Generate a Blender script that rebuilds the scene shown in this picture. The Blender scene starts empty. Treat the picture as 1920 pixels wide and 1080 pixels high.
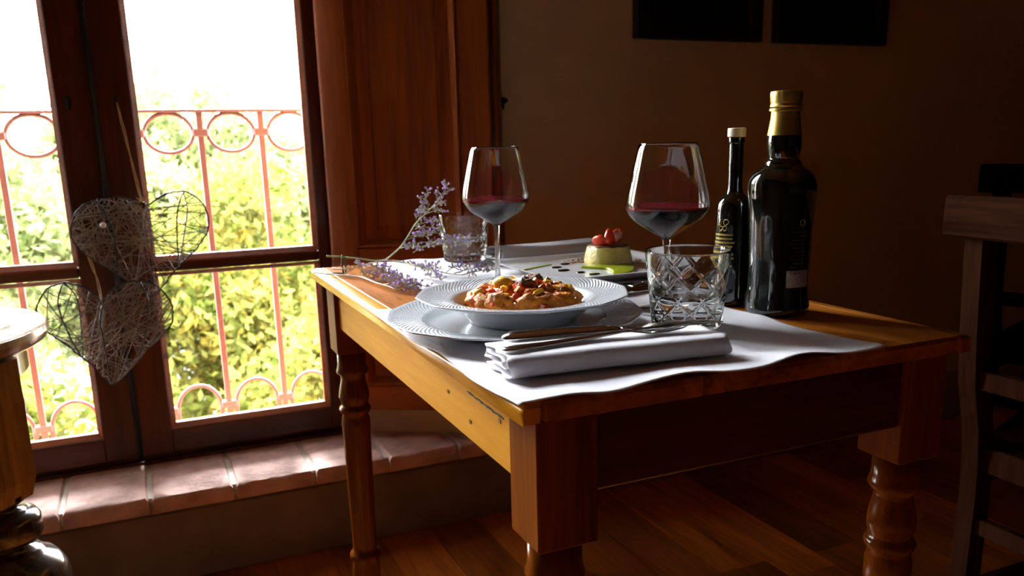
import bpy, math, random
import numpy as np
from mathutils import Vector, Matrix, noise

random.seed(7)
rng = np.random.default_rng(7)
SC = bpy.context.scene
COL = SC.collection
H = 0.723                      # height of the table top above the floor (m)
PI = math.pi

# ------------------------------------------------------------------ camera
cam_d = bpy.data.cameras.new('camera')
cam = bpy.data.objects.new('camera', cam_d)
COL.objects.link(cam)
yaw, pitch, roll = 0.4091, 0.2314, -0.0254
fwd = Vector((math.sin(yaw)*math.cos(pitch), math.cos(yaw)*math.cos(pitch), -math.sin(pitch)))
rt = Vector((math.cos(yaw), -math.sin(yaw), 0)); up = rt.cross(fwd)
rt2 = math.cos(roll)*rt + math.sin(roll)*up
up2 = -math.sin(roll)*rt + math.cos(roll)*up
cam.matrix_world = Matrix(((rt2.x, up2.x, -fwd.x, -0.2766), (rt2.y, up2.y, -fwd.y, -0.6236),
                           (rt2.z, up2.z, -fwd.z, 0.2181 + H), (0, 0, 0, 1)))
cam_d.sensor_width = 36.0
cam_d.lens = 1566.35/1920*36.0
cam_d.shift_y = 100/1920
cam_d.clip_start = 0.02
cam_d.clip_end = 300
cam_d.dof.use_dof = True
cam_d.dof.focus_distance = 1.0
cam_d.dof.aperture_fstop = 8.0
SC.camera = cam

# ------------------------------------------------------------------ world, sun, exposure
SKY = 142.0
SUN = 9.0
EXPO = 0.2
wd = bpy.data.worlds.new('sky'); SC.world = wd; wd.use_nodes = True
nt = wd.node_tree; nt.nodes.clear()
wo = nt.nodes.new('ShaderNodeOutputWorld'); bg = nt.nodes.new('ShaderNodeBackground')
tc = nt.nodes.new('ShaderNodeTexCoord'); sx = nt.nodes.new('ShaderNodeSeparateXYZ')
cr = nt.nodes.new('ShaderNodeValToRGB')
cr.color_ramp.elements[0].position = 0.0; cr.color_ramp.elements[0].color = (0.98, 0.97, 0.98, 1)
cr.color_ramp.elements[1].position = 0.9; cr.color_ramp.elements[1].color = (0.80, 0.86, 1.0, 1)
nt.links.new(tc.outputs['Generated'], sx.inputs[0]); nt.links.new(sx.outputs['Z'], cr.inputs[0])
# overcast sky: three times brighter at the zenith than at the horizon
mx0 = nt.nodes.new('ShaderNodeMath'); mx0.operation = 'MAXIMUM'; mx0.inputs[1].default_value = 0.0; nt.links.new(sx.outputs['Z'], mx0.inputs[0])
ma0 = nt.nodes.new('ShaderNodeMath'); ma0.operation = 'MULTIPLY_ADD'; ma0.inputs[1].default_value = 2*SKY/3; ma0.inputs[2].default_value = SKY/3; nt.links.new(mx0.outputs[0], ma0.inputs[0])
nt.links.new(cr.outputs[0], bg.inputs[0]); nt.links.new(ma0.outputs[0], bg.inputs[1])
nt.links.new(bg.outputs[0], wo.inputs[0])

sun_d = bpy.data.lights.new('sun', 'SUN'); sun = bpy.data.objects.new('sun', sun_d); COL.objects.link(sun)
sun_d.energy = SUN; sun_d.angle = 0.02; sun_d.color = (1.0, 0.93, 0.78)
sun.rotation_euler = Vector((0.45, 0.65, -0.75)).to_track_quat('-Z', 'Y').to_euler()

por_d = bpy.data.lights.new('window_daylight_portal', 'AREA'); por = bpy.data.objects.new('window_daylight_portal', por_d)
COL.objects.link(por); por_d.shape = 'RECTANGLE'; por_d.size = 0.98; por_d.size_y = 2.1
por.location = (-0.343, 1.53, 1.26); por.rotation_euler = (-PI/2, 0, 0)
por_d.cycles.is_portal = True

SC.view_settings.view_transform = 'Standard'; SC.view_settings.look = 'None'
SC.view_settings.exposure = EXPO; SC.view_settings.gamma = 1.0
SC.view_settings.use_curve_mapping = False
SC.cycles.use_denoising = True
SC.cycles.max_bounces = 14; SC.cycles.transmission_bounces = 14; SC.cycles.transparent_max_bounces = 24
SC.cycles.diffuse_bounces = 5; SC.cycles.glossy_bounces = 6

# ------------------------------------------------------------------ mesh helpers
class MB:
    def __init__(s): s.v = []; s.f = []; s.uv = None
    def add(s, vs, fs):
        o = len(s.v); s.v += [tuple(p) for p in vs]; s.f += [tuple(i+o for i in f) for f in fs]; return s
    def box(s, x0, x1, y0, y1, z0, z1, b=0.0):
        if b <= 0:
            vs = [(x, y, z) for z in (z0, z1) for x, y in ((x0, y0), (x1, y0), (x1, y1), (x0, y1))]
            return s.add(vs, [(3,2,1,0), (4,5,6,7), (0,1,5,4), (1,2,6,5), (2,3,7,6), (3,0,4,7)])
        rings = []
        for z, i in ((z0, b), (z0+b, 0), (z1-b, 0), (z1, b)):
            k = b if i == 0 else b*1.0
            a = i
            X0, X1, Y0, Y1 = x0+a, x1-a, y0+a, y1-a
            c = b*0.999
            if i == 0:
                rings.append([(X0+c, Y0, z), (X1-c, Y0, z), (X1, Y0+c, z), (X1, Y1-c, z), (X1-c, Y1, z), (X0+c, Y1, z), (X0, Y1-c, z), (X0, Y0+c, z)])
            else:
                e = 1e-5
                rings.append([(X0+e, Y0, z), (X1-e, Y0, z), (X1, Y0+e, z), (X1, Y1-e, z), (X1-e, Y1, z), (X0+e, Y1, z), (X0, Y1-e, z), (X0, Y0+e, z)])
        return s.loft(rings, True, True)
    def loft(s, rings, cap0=False, cap1=False, closed=True):
        n = len(rings[0]); vs = [p for r in rings for p in r]; fs = []
        for j in range(len(rings)-1):
            for i in range(n if closed else n-1):
                k = (i+1) % n
                fs.append((j*n+i, j*n+k, (j+1)*n+k, (j+1)*n+i))
        if cap0: fs.append(tuple(range(n-1, -1, -1)))
        if cap1: fs.append(tuple((len(rings)-1)*n+i for i in range(n)))
        return s.add(vs, fs)
    def lathe(s, prof, n=48, c=(0, 0, 0), rf=None, cap0=False, cap1=False):
        rings = []
        for j, (r, z) in enumerate(prof):
            rings.append([(c[0]+(r*(rf(2*PI*i/n, j) if rf else 1))*math.cos(2*PI*i/n), c[1]+(r*(rf(2*PI*i/n, j) if rf else 1))*math.sin(2*PI*i/n), c[2]+z) for i in range(n)])
        return s.loft(rings, cap0, cap1)
    def prism(s, poly, z0, z1):
        return s.loft([[(x, y, z0) for x, y in poly], [(x, y, z1) for x, y in poly]], True, True)
    def tube(s, pts, r, n=6, closed=False, caps=True):
        pts = [Vector(p) for p in pts]; m = len(pts); rings = []
        prev = None
        for i, p in enumerate(pts):
            if closed: t = (pts[(i+1) % m] - pts[i-1])
            else: t = pts[min(i+1, m-1)] - pts[max(i-1, 0)]
            if t.length < 1e-9: t = Vector((0, 0, 1))
            t.normalize()
            if prev is None:
                a = Vector((0, 0, 1)) if abs(t.z) < .9 else Vector((1, 0, 0))
                u = t.cross(a).normalized()
            else:
                u = (prev - t*prev.dot(t))
                u = u.normalized() if u.length > 1e-6 else t.orthogonal().normalized()
            prev = u; w = t.cross(u)
            rr = r[i] if isinstance(r, (list, tuple)) else r
            rings.append([tuple(p + rr*(math.cos(2*PI*k/n)*u + math.sin(2*PI*k/n)*w)) for k in range(n)])
        if closed:
            rings.append(rings[0]); return s.loft(rings)
        return s.loft(rings, caps, caps)
    def xf(s, M):
        s.v = [tuple(M @ Vector(p)) for p in s.v]; return s
    def build(s, name, mat, parent=None, smooth=False, auto=None, loc=None, rot=None):
        me = bpy.data.meshes.new(name); me.from_pydata(s.v, [], s.f); me.update()
        import bmesh
        bm = bmesh.new(); bm.from_mesh(me)
        bmesh.ops.recalc_face_normals(bm, faces=bm.faces); bm.to_mesh(me); bm.free()
        if mat is not None: me.materials.append(mat)
        if smooth or auto:
            for p in me.polygons: p.use_smooth = True
            if auto:
                ang = math.radians(auto)
                bm = bmesh.new(); bm.from_mesh(me)
                for e in bm.edges:
                    if len(e.link_faces) == 2 and e.calc_face_angle(0) > ang: e.smooth = False
                bm.to_mesh(me); bm.free()
        o = bpy.data.objects.new(name, me); COL.objects.link(o)
        if parent is not None: o.parent = parent
        if loc is not None: o.location = loc
        if rot is not None: o.rotation_euler = rot
        return o

def tag(o, label=None, cat=None, group=None, kind=None):
    if label: o['label'] = label
    if cat: o['category'] = cat
    if group: o['group'] = group
    if kind: o['kind'] = kind
    return o
def thing(name, label, cat, loc=(0, 0, 0), rz=0.0, group=None):
    o = bpy.data.objects.new(name, None); o.empty_display_size = .05; COL.objects.link(o)
    o.location = loc; o.rotation_euler = (0, 0, rz)
    return tag(o, label, cat, group)
def setting(name, loc=(0, 0, 0)):
    o = bpy.data.objects.new(name, None); COL.objects.link(o); o.location = loc; o['kind'] = 'structure'; return o
def sphere_bm(r, sub=2, squash=(1, 1, 1), amp=0.0, freq=1.0, seed=0):
    import bmesh
    bm = bmesh.new(); bmesh.ops.create_icosphere(bm, subdivisions=sub, radius=1)
    m = MB(); off = Vector((seed*3.1, seed*1.7, seed*.9))
    for v in bm.verts:
        p = v.co.copy()
        k = 1 + amp*noise.noise(p*freq + off) + .45*amp*noise.noise(p*freq*2.3 + off)
        m.v.append((p.x*r*squash[0]*k, p.y*r*squash[1]*k, p.z*r*squash[2]*k))
    m.f = [tuple(v.index for v in f.verts) for f in bm.faces]; bm.free(); return m
def spline(pts, n=8):
    pts = [Vector(p) for p in pts]; out = []
    for i in range(len(pts)-1):
        p0 = pts[max(i-1, 0)]; p1 = pts[i]; p2 = pts[i+1]; p3 = pts[min(i+2, len(pts)-1)]
        for k in range(n):
            t = k/n
            out.append(.5*((2*p1)+(-p0+p2)*t+(2*p0-5*p1+4*p2-p3)*t*t+(-p0+3*p1-3*p2+p3)*t**3))
    out.append(pts[-1]); return out

# ------------------------------------------------------------------ materials
def newmat(name):
    m = bpy.data.materials.new(name); m.use_nodes = True
    n = m.node_tree; b = n.nodes['Principled BSDF']; return m, n, b
def N(n, t, **kw):
    x = n.nodes.new(t)
    for k, v in kw.items(): setattr(x, k, v)
    return x
def plain(name, c, rough=.5, metal=0.0, coat=0.0, var=0.0, vscale=8.0, bump=0.0, bscale=60.0, spec=.5, sheen=0.0):
    m, n, b = newmat(name)
    b.inputs['Base Color'].default_value = (*c, 1); b.inputs['Roughness'].default_value = rough
    b.inputs['Metallic'].default_value = metal; b.inputs['Coat Weight'].default_value = coat
    b.inputs['Coat Roughness'].default_value = .08; b.inputs['Specular IOR Level'].default_value = spec
    b.inputs['Sheen Weight'].default_value = sheen
    co = N(n, 'ShaderNodeTexCoord')
    if var > 0:
        t = N(n, 'ShaderNodeTexNoise'); t.inputs['Scale'].default_value = vscale; t.inputs['Detail'].default_value = 5
        n.links.new(co.outputs['Object'], t.inputs['Vector'])
        r = N(n, 'ShaderNodeValToRGB')
        r.color_ramp.elements[0].position = .3; r.color_ramp.elements[1].position = .7
        r.color_ramp.elements[0].color = (*[max(0, x*(1-var)) for x in c], 1)
        r.color_ramp.elements[1].color = (*[min(1, x*(1+var)) for x in c], 1)
        n.links.new(t.outputs['Fac'], r.inputs[0]); n.links.new(r.outputs[0], b.inputs['Base Color'])
    if bump > 0:
        t2 = N(n, 'ShaderNodeTexNoise'); t2.inputs['Scale'].default_value = bscale; t2.inputs['Detail'].default_value = 4
        n.links.new(co.outputs['Object'], t2.inputs['Vector'])
        bp = N(n, 'ShaderNodeBump'); bp.inputs['Strength'].default_value = bump; bp.inputs['Distance'].default_value = .004
        n.links.new(t2.outputs['Fac'], bp.inputs['Height']); n.links.new(bp.outputs[0], b.inputs['Normal'])
    return m
def wood(name, dark, light, axis='x', scale=1.0, rough=.35, coat=.3, knots=True, bump=.15, randomize=False, spec=.5):
    m, n, b = newmat(name)
    b.inputs['Roughness'].default_value = rough; b.inputs['Coat Weight'].default_value = coat; b.inputs['Coat Roughness'].default_value = .12; b.inputs['Specular IOR Level'].default_value = spec
    co = N(n, 'ShaderNodeTexCoord'); mp = N(n, 'ShaderNodeMapping')
    s = {'x': (1.3, 16, 16), 'y': (16, 1.3, 16), 'z': (16, 16, 1.3)}[axis]
    mp.inputs['Scale'].default_value = [k*scale for k in s]
    src = co.outputs['Object']
    oi = N(n, 'ShaderNodeObjectInfo')
    vm = N(n, 'ShaderNodeVectorMath', operation='MULTIPLY_ADD')
    cx = N(n, 'ShaderNodeCombineXYZ')
    for i in range(3): n.links.new(oi.outputs['Random'], cx.inputs[i])
    n.links.new(cx.outputs[0], vm.inputs[0]); vm.inputs[1].default_value = (7.3, 5.1, 9.7); n.links.new(src, vm.inputs[2])
    n.links.new(vm.outputs[0], mp.inputs['Vector'])
    t = N(n, 'ShaderNodeTexNoise'); t.inputs['Scale'].default_value = 1.0; t.inputs['Detail'].default_value = 8; t.inputs['Roughness'].default_value = .6; t.inputs['Distortion'].default_value = 1.2
    n.links.new(mp.outputs[0], t.inputs['Vector'])
    fine = N(n, 'ShaderNodeTexNoise'); fine.inputs['Scale'].default_value = 7.0; fine.inputs['Detail'].default_value = 4
    n.links.new(mp.outputs[0], fine.inputs['Vector'])
    mx = N(n, 'ShaderNodeMath', operation='MULTIPLY_ADD'); mx.inputs[1].default_value = .35
    n.links.new(fine.outputs['Fac'], mx.inputs[0]); n.links.new(t.outputs['Fac'], mx.inputs[2])
    r = N(n, 'ShaderNodeValToRGB'); e = r.color_ramp.elements
    e[0].position = .42; e[0].color = (*dark, 1); e[1].position = .88; e[1].color = (*light, 1)
    n.links.new(mx.outputs[0], r.inputs[0])
    last = r.outputs[0]
    if randomize:
        hs = N(n, 'ShaderNodeHueSaturation'); mr = N(n, 'ShaderNodeMapRange')
        mr.inputs['To Min'].default_value = .45; mr.inputs['To Max'].default_value = 1.45
        n.links.new(oi.outputs['Random'], mr.inputs['Value']); n.links.new(mr.outputs[0], hs.inputs['Value'])
        n.links.new(last, hs.inputs['Color']); last = hs.outputs[0]
    if knots:
        v = N(n, 'ShaderNodeTexVoronoi'); v.inputs['Scale'].default_value = 5.0
        mk = N(n, 'ShaderNodeMapping'); mk.inputs['Scale'].default_value = {'x': (.5, 1, 1), 'y': (1, .5, 1), 'z': (1, 1, .5)}[axis]
        n.links.new(vm.outputs[0], mk.inputs['Vector']); n.links.new(mk.outputs[0], v.inputs['Vector'])
        kr = N(n, 'ShaderNodeValToRGB'); kr.color_ramp.elements[0].position = .03; kr.color_ramp.elements[1].position = .12
        kr.color_ramp.elements[0].color = (.35, .3, .3, 1); kr.color_ramp.elements[1].color = (1, 1, 1, 1)
        n.links.new(v.outputs['Distance'], kr.inputs[0])
        mm = N(n, 'ShaderNodeMix', data_type='RGBA', blend_type='MULTIPLY'); mm.inputs[0].default_value = .8
        n.links.new(last, mm.inputs[6]); n.links.new(kr.outputs[0], mm.inputs[7]); last = mm.outputs[2]
    n.links.new(last, b.inputs['Base Color'])
    bp = N(n, 'ShaderNodeBump'); bp.inputs['Strength'].default_value = bump; bp.inputs['Distance'].default_value = .002
    n.links.new(mx.outputs[0], bp.inputs['Height']); n.links.new(bp.outputs[0], b.inputs['Normal'])
    return m
def glass(name, c=(1, 1, 1), ior=1.5, rough=0.0):
    m, n, b = newmat(name); n.nodes.remove(b)
    g = N(n, 'ShaderNodeBsdfGlass'); g.inputs['Color'].default_value = (*c, 1); g.inputs['IOR'].default_value = ior; g.inputs['Roughness'].default_value = rough
    n.links.new(g.outputs[0], n.nodes['Material Output'].inputs['Surface']); return m

M = {}
M['honey_x_shade'] = wood('honey_pine_x_shade', (.028, .006, .001), (.09, .021, .003), 'x', rough=.3, coat=.1, spec=.2)  # table pine darkened: the front apron's shade is put into the colour
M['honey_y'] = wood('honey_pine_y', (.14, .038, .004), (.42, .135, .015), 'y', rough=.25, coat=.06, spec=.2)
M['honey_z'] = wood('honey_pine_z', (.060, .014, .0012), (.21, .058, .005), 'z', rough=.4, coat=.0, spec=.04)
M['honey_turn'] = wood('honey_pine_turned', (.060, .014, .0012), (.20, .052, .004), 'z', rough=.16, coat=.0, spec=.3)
M['pine_yellow_lit'] = wood('yellow_pine_y_lit', (.42, .17, .008), (.66, .31, .020), 'y', rough=.5, coat=.0, spec=.06)  # yellowish pine of the left side, window light mixed into its colour
M['pine_edge_lit'] = wood('yellow_pine_edge_lit', (.42, .17, .008), (.66, .31, .020), 'y', rough=.2, coat=.15, spec=.3)  # left edge strip: same lit yellow put into the colour, glossier
M['mahog_z'] = wood('red_brown_wood_z', (.030, .007, .002), (.105, .024, .005), 'z', rough=.4, coat=.1, spec=.2)
M['mahog_x'] = wood('red_brown_wood_x', (.030, .007, .002), (.105, .024, .005), 'x', rough=.4, coat=.1, spec=.2)
M['shut_z'] = wood('shutter_wood_z', (.12, .024, .004), (.34, .082, .011), 'z', rough=.4, coat=.03, scale=.8, spec=.15)
M['shut_x'] = wood('shutter_wood_x', (.12, .024, .004), (.34, .082, .011), 'x', rough=.4, coat=.03, scale=.8, spec=.15)
M['floor'] = wood('floor_plank_wood', (.22, .048, .006), (.66, .195, .025), 'y', rough=.28, coat=.15, knots=False, randomize=True)
M['chair_y'] = wood('dark_chair_wood_y', (.014, .005, .0025), (.060, .024, .012), 'y', rough=.65, coat=0, knots=False, spec=0)
M['chair'] = wood('dark_chair_wood', (.014, .005, .0025), (.060, .024, .012), 'z', rough=.65, coat=0, knots=False, spec=0)
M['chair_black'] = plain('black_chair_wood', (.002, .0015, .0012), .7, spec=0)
M['old_dark'] = wood('old_dark_wood', (.08, .045, .012), (.36, .22, .065), 'z', rough=.2, coat=.6, bump=.35)
M['wall'] = plain('tan_plaster', (.60, .40, .19), .9, var=.10, vscale=3, bump=.25, bscale=40, spec=.2)
M['wall_low'] = plain('ochre_plaster', (.66, .43, .17), .9, var=.2, vscale=6, bump=.35, bscale=30, spec=.2)
M['skirt'] = plain('grey_brown_skirting', (.30, .23, .165), .8, var=.2, vscale=9, bump=.2, spec=.2)
M['panel_dark'] = wood('dark_wall_panelling', (.012, .004, .0015), (.04, .014, .004), 'z', rough=.6, coat=0, knots=False)
M['ceil'] = plain('warm_ceiling', (.55, .29, .11), .9)
M['brick'] = plain('terracotta_brick', (.58, .37, .31), .85, var=.28, vscale=18, bump=.5, bscale=70, spec=.2)
M['mortar'] = plain('pale_mortar', (.62, .56, .46), .9, var=.2, bump=.4, bscale=80)
M['rail'] = plain('salmon_painted_iron', (.10, .024, .016), .55, var=.1)
M['iron'] = plain('dark_iron', (.012, .013, .014), .5, metal=.4)
M['wire'] = plain('grey_wire', (.035, .04, .042), .45, metal=.3)
M['twine'] = plain('grey_twine', (.22, .18, .14), .9)
M['raffia'] = plain('straw_raffia', (.48, .33, .16), .85)
M['cloth'] = plain('white_cloth', (.66, .645, .665), .9, bump=.25, bscale=900, spec=.1)
M['old_black'] = wood('blackened_wood', (.010, .007, .005), (.05, .032, .016), 'z', rough=.18, coat=.7, bump=.35)
M['steel'] = plain('polished_steel', (.62, .61, .60), .13, metal=1.0)
M['wood_cork'] = plain('pale_stopper', (.62, .50, .36), .6)
M['gold'] = plain('gold_foil', (.62, .43, .10), .33, metal=.85)
M['bottle'] = plain('dark_green_bottle_glass', (.004, .005, .003), .04, coat=1.0, spec=.6)
M['black_frame'] = plain('black_frame', (.004, .004, .004), .45)
M['frame_bead'] = plain('dark_gilt_bead', (.035, .02, .008), .4)
M['picture'] = plain('dark_picture', (.004, .006, .005), .35, var=.5)
M['glass'] = glass('clear_glass', (.985, .99, .985), 1.5)
M['water'] = glass('water', (.98, .99, .99), 1.33)
M['wine'] = plain('red_wine', (.010, .0006, .0012), .03, spec=.25)
M['wine_rim'] = plain('red_wine_rim', (.30, .012, .035), .05, spec=.5)
M['white_paint'] = plain('pale_stone', (.62, .60, .56), .8, var=.1)
# window glass: sky light goes straight through, a faint mirror reflection stays
m, n, b = newmat('window_glass'); n.nodes.remove(b)
tr = N(n, 'ShaderNodeBsdfTransparent'); tr.inputs[0].default_value = (.95, .96, .95, 1)
gl = N(n, 'ShaderNodeBsdfGlossy'); gl.inputs['Roughness'].default_value = .02
fr = N(n, 'ShaderNodeFresnel'); fr.inputs[0].default_value = 1.45
ms = N(n, 'ShaderNodeMixShader'); n.links.new(fr.outputs[0], ms.inputs[0]); n.links.new(tr.outputs[0], ms.inputs[1]); n.links.new(gl.outputs[0], ms.inputs[2])
n.links.new(ms.outputs[0], n.nodes['Material Output'].inputs['Surface']); M['pane'] = m
# porcelain with an embossed basket weave on the rim (UV: u around, v = radius / rim radius)
m, n, b = newmat('embossed_porcelain')
b.inputs['Base Color'].default_value = (.53, .55, .57, 1); b.inputs['Roughness'].default_value = .12; b.inputs['Coat Weight'].default_value = .6
uv = N(n, 'ShaderNodeUVMap'); sp = N(n, 'ShaderNodeSeparateXYZ'); n.links.new(uv.outputs[0], sp.inputs[0])
def mth(op, a, bb=None):
    x = N(n, 'ShaderNodeMath', operation=op)
    for i, q in enumerate((a, bb)):
        if q is None: continue
        if isinstance(q, (int, float)): x.inputs[i].default_value = q
        else: n.links.new(q, x.inputs[i])
    return x.outputs[0]
wv = mth('MULTIPLY', mth('SINE', mth('MULTIPLY', sp.outputs['X'], 2*PI*110)), mth('SINE', mth('MULTIPLY', sp.outputs['Y'], 2*PI*26)))
gate = mth('GREATER_THAN', sp.outputs['Y'], .72); gate2 = mth('LESS_THAN', sp.outputs['Y'], .965)
hh = mth('MULTIPLY', mth('MULTIPLY', wv, gate), gate2)
bp = N(n, 'ShaderNodeBump'); bp.inputs['Strength'].default_value = .55; bp.inputs['Distance'].default_value = .0012
n.links.new(hh, bp.inputs['Height']); n.links.new(bp.outputs[0], b.inputs['Normal']); n.links.new(bp.outputs[0], b.inputs['Coat Normal']); M['porcelain'] = m
M['plain_porcelain'] = plain('white_porcelain', (.84, .83, .82), .15, coat=.5)
def leafmat(name, c1, c2, c3, thr=.62):
    m, n, b = newmat(name); n.nodes.remove(b)
    co = N(n, 'ShaderNodeTexCoord'); t = N(n, 'ShaderNodeTexNoise'); t.inputs['Scale'].default_value = 2.2; t.inputs['Detail'].default_value = 3
    wn = N(n, 'ShaderNodeTexWhiteNoise'); sn = N(n, 'ShaderNodeVectorMath', operation='SNAP'); sn.inputs[1].default_value = (.09, .09, .09)
    n.links.new(co.outputs['Object'], t.inputs['Vector']); n.links.new(co.outputs['Object'], sn.inputs[0]); n.links.new(sn.outputs[0], wn.inputs['Vector'])
    ad = N(n, 'ShaderNodeMath', operation='MULTIPLY_ADD'); ad.inputs[1].default_value = .5; n.links.new(wn.outputs['Value'], ad.inputs[0])
    sb = N(n, 'ShaderNodeMath', operation='SUBTRACT'); sb.inputs[1].default_value = .25; n.links.new(t.outputs['Fac'], sb.inputs[0]); n.links.new(sb.outputs[0], ad.inputs[2])
    r = N(n, 'ShaderNodeValToRGB'); e = r.color_ramp.elements
    e[0].position = .25; e[0].color = (*c1, 1); e[1].position = thr; e[1].color = (*c2, 1)
    e2 = r.color_ramp.elements.new(.8); e2.color = (*c3, 1)
    n.links.new(ad.outputs[0], r.inputs[0])
    d = N(n, 'ShaderNodeBsdfDiffuse'); tl = N(n, 'ShaderNodeBsdfTranslucent'); ms = N(n, 'ShaderNodeMixShader'); ms.inputs[0].default_value = .45
    n.links.new(r.outputs[0], d.inputs[0]); n.links.new(r.outputs[0], tl.inputs[0])
    n.links.new(d.outputs[0], ms.inputs[1]); n.links.new(tl.outputs[0], ms.inputs[2]); n.links.new(ms.outputs[0], n.nodes['Material Output'].inputs['Surface'])
    return m
M['leaf'] = leafmat('sunlit_leaves', (.032, .042, .006), (.092, .091, .022), (.18, .128, .020), .58)
M['leaf2'] = leafmat('pale_leaves', (.06, .075, .022), (.11, .12, .048), (.17, .15, .05))
M['bark'] = plain('bark', (.16, .11, .07), .9, bump=.5)
M['grass'] = plain('dark_meadow', (.0075, .0085, .0018), .9, var=.4, vscale=1.5)  # very dark base so the ground does not burn out under the sky

# ------------------------------------------------------------------ the room
WY = 1.27                                     # inner face of the window wall
RX0, RX1, RY0, ZC = -1.75, 4.6, -6.5, 2.9
fl = setting('floor')
MB().box(RX0, RX1, RY0, 1.62, -.14, -.012).build('floor_slab', M['panel_dark'], fl)
pw = .128; k = 0
x = RX0; PX1 = 2.5; PY0 = -1.6
while x < PX1:
    y = PY0 + .2*random.random() - .6
    while y < WY + .05:
        L_ = random.choice((.42, .62, .83, 1.05)); y1 = min(y + L_, WY + .05)
        if y1 > PY0:
            ya = max(y, PY0)
            z = random.uniform(-.0006, 0)
            o = MB().box(x+.0006, min(x+pw, RX1)-.0006, ya+.0006, y1-.0006, -.012, z).build('floor_plank', M['floor'], fl)
        y += L_
    x += pw
SX0, SX1 = -.836, .15                          # window reveal at the frame
SPR = [(SX1-.01, 1.62), (SX1-.01, 1.455), (.43, WY), (RX1+.15, WY), (RX1+.15, 1.62)]
SPL = [(-2*.343-x, y) for x, y in SPR]; SPL = [(max(x, RX0-.15), y) for x, y in SPL][::-1]
ZS = -.497 + H                                 # top of the brick sill
WH0, WH1 = ZS-.06, 2.36
wb = MB().prism(SPR, -.05, ZC).prism(SPL, -.05, ZC)
wb.box(-1.12, .43, WY, 1.62, -.05, ZS-.036); wb.box(-1.12, .43, WY, 1.62, WH1, ZC)
wall_back = wb.build('wall_back', M['wall']); tag(wall_back, kind='structure')
low = MB().box(-1.12, .43, WY-.004, WY, .16, ZS-.036).build('plaster_apron', M['wall_low'], wall_back)
bb = MB().box(RX0, RX1, WY-.012, WY-.0005, 0, .165, .003).build('baseboard_back', M['skirt']); tag(bb, kind='structure')
for nm, a in (('wall_left', (RX0-.15, RX0, RY0, 1.62, -.05, ZC)), ('wall_right', (RX1, RX1+.15, RY0, 1.62, -.05, ZC)), ('wall_front', (RX0-.15, RX1+.15, RY0-.15, RY0, -.05, ZC))):
    tag(MB().box(*a).build(nm, M['panel_dark']), kind='structure')
tag(MB().box(RX0-.2, RX1+.2, RY0-.2, 1.8, ZC, ZC+.2).build('ceiling', M['ceil']), kind='structure')

# brick sill
sill = setting('trim_1')
MB().box(-1.02, .40, 1.225, 1.46, ZS-.034, ZS-.006).build('mortar_bed', M['mortar'], sill)
js = [-1.03, -.856, -.68, -.502, -.332, -.159, .017, .190, .365, .52]
for i in range(len(js)-1):
    m_ = MB(); x0, x1 = js[i]+.0042, js[i+1]-.0042
    if x1 > .46: x1 = .46
    nx, ny = 8, 8; e = lambda: random.uniform(-.0022, .0022)
    yb0, yb1 = 1.206 + random.uniform(-.004, .003), 1.45
    z0, z1 = ZS-.037, ZS + random.uniform(-.002, .0015)
    ring = lambda z, ins, jit: [(x0+ins+(x1-x0-2*ins)*t/nx, yb0+ins+(e() if jit else 0), z) for t in range(nx)] + [(x1-ins, yb0+ins+(yb1-yb0)*t/4, z) for t in range(4)] + [(x1-ins-(x1-x0-2*ins)*t/nx, yb1, z) for t in range(nx)] + [(x0+ins, yb1-(yb1-yb0-ins)*t/4, z) for t in range(4)]
    m_.loft([ring(z0, .003, True), ring(z0+.005, 0, True), ring(z1-.006, 0, True), ring(z1, .005, True)], True, True)
    m_.build('brick', M['brick'], sill, auto=50)
MB().box(-1.3, .55, 1.50, 1.66, ZS-.12, ZS-.07).build('trim_2', M['brick'])
tag(bpy.data.objects['trim_2'], kind='structure')

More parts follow.
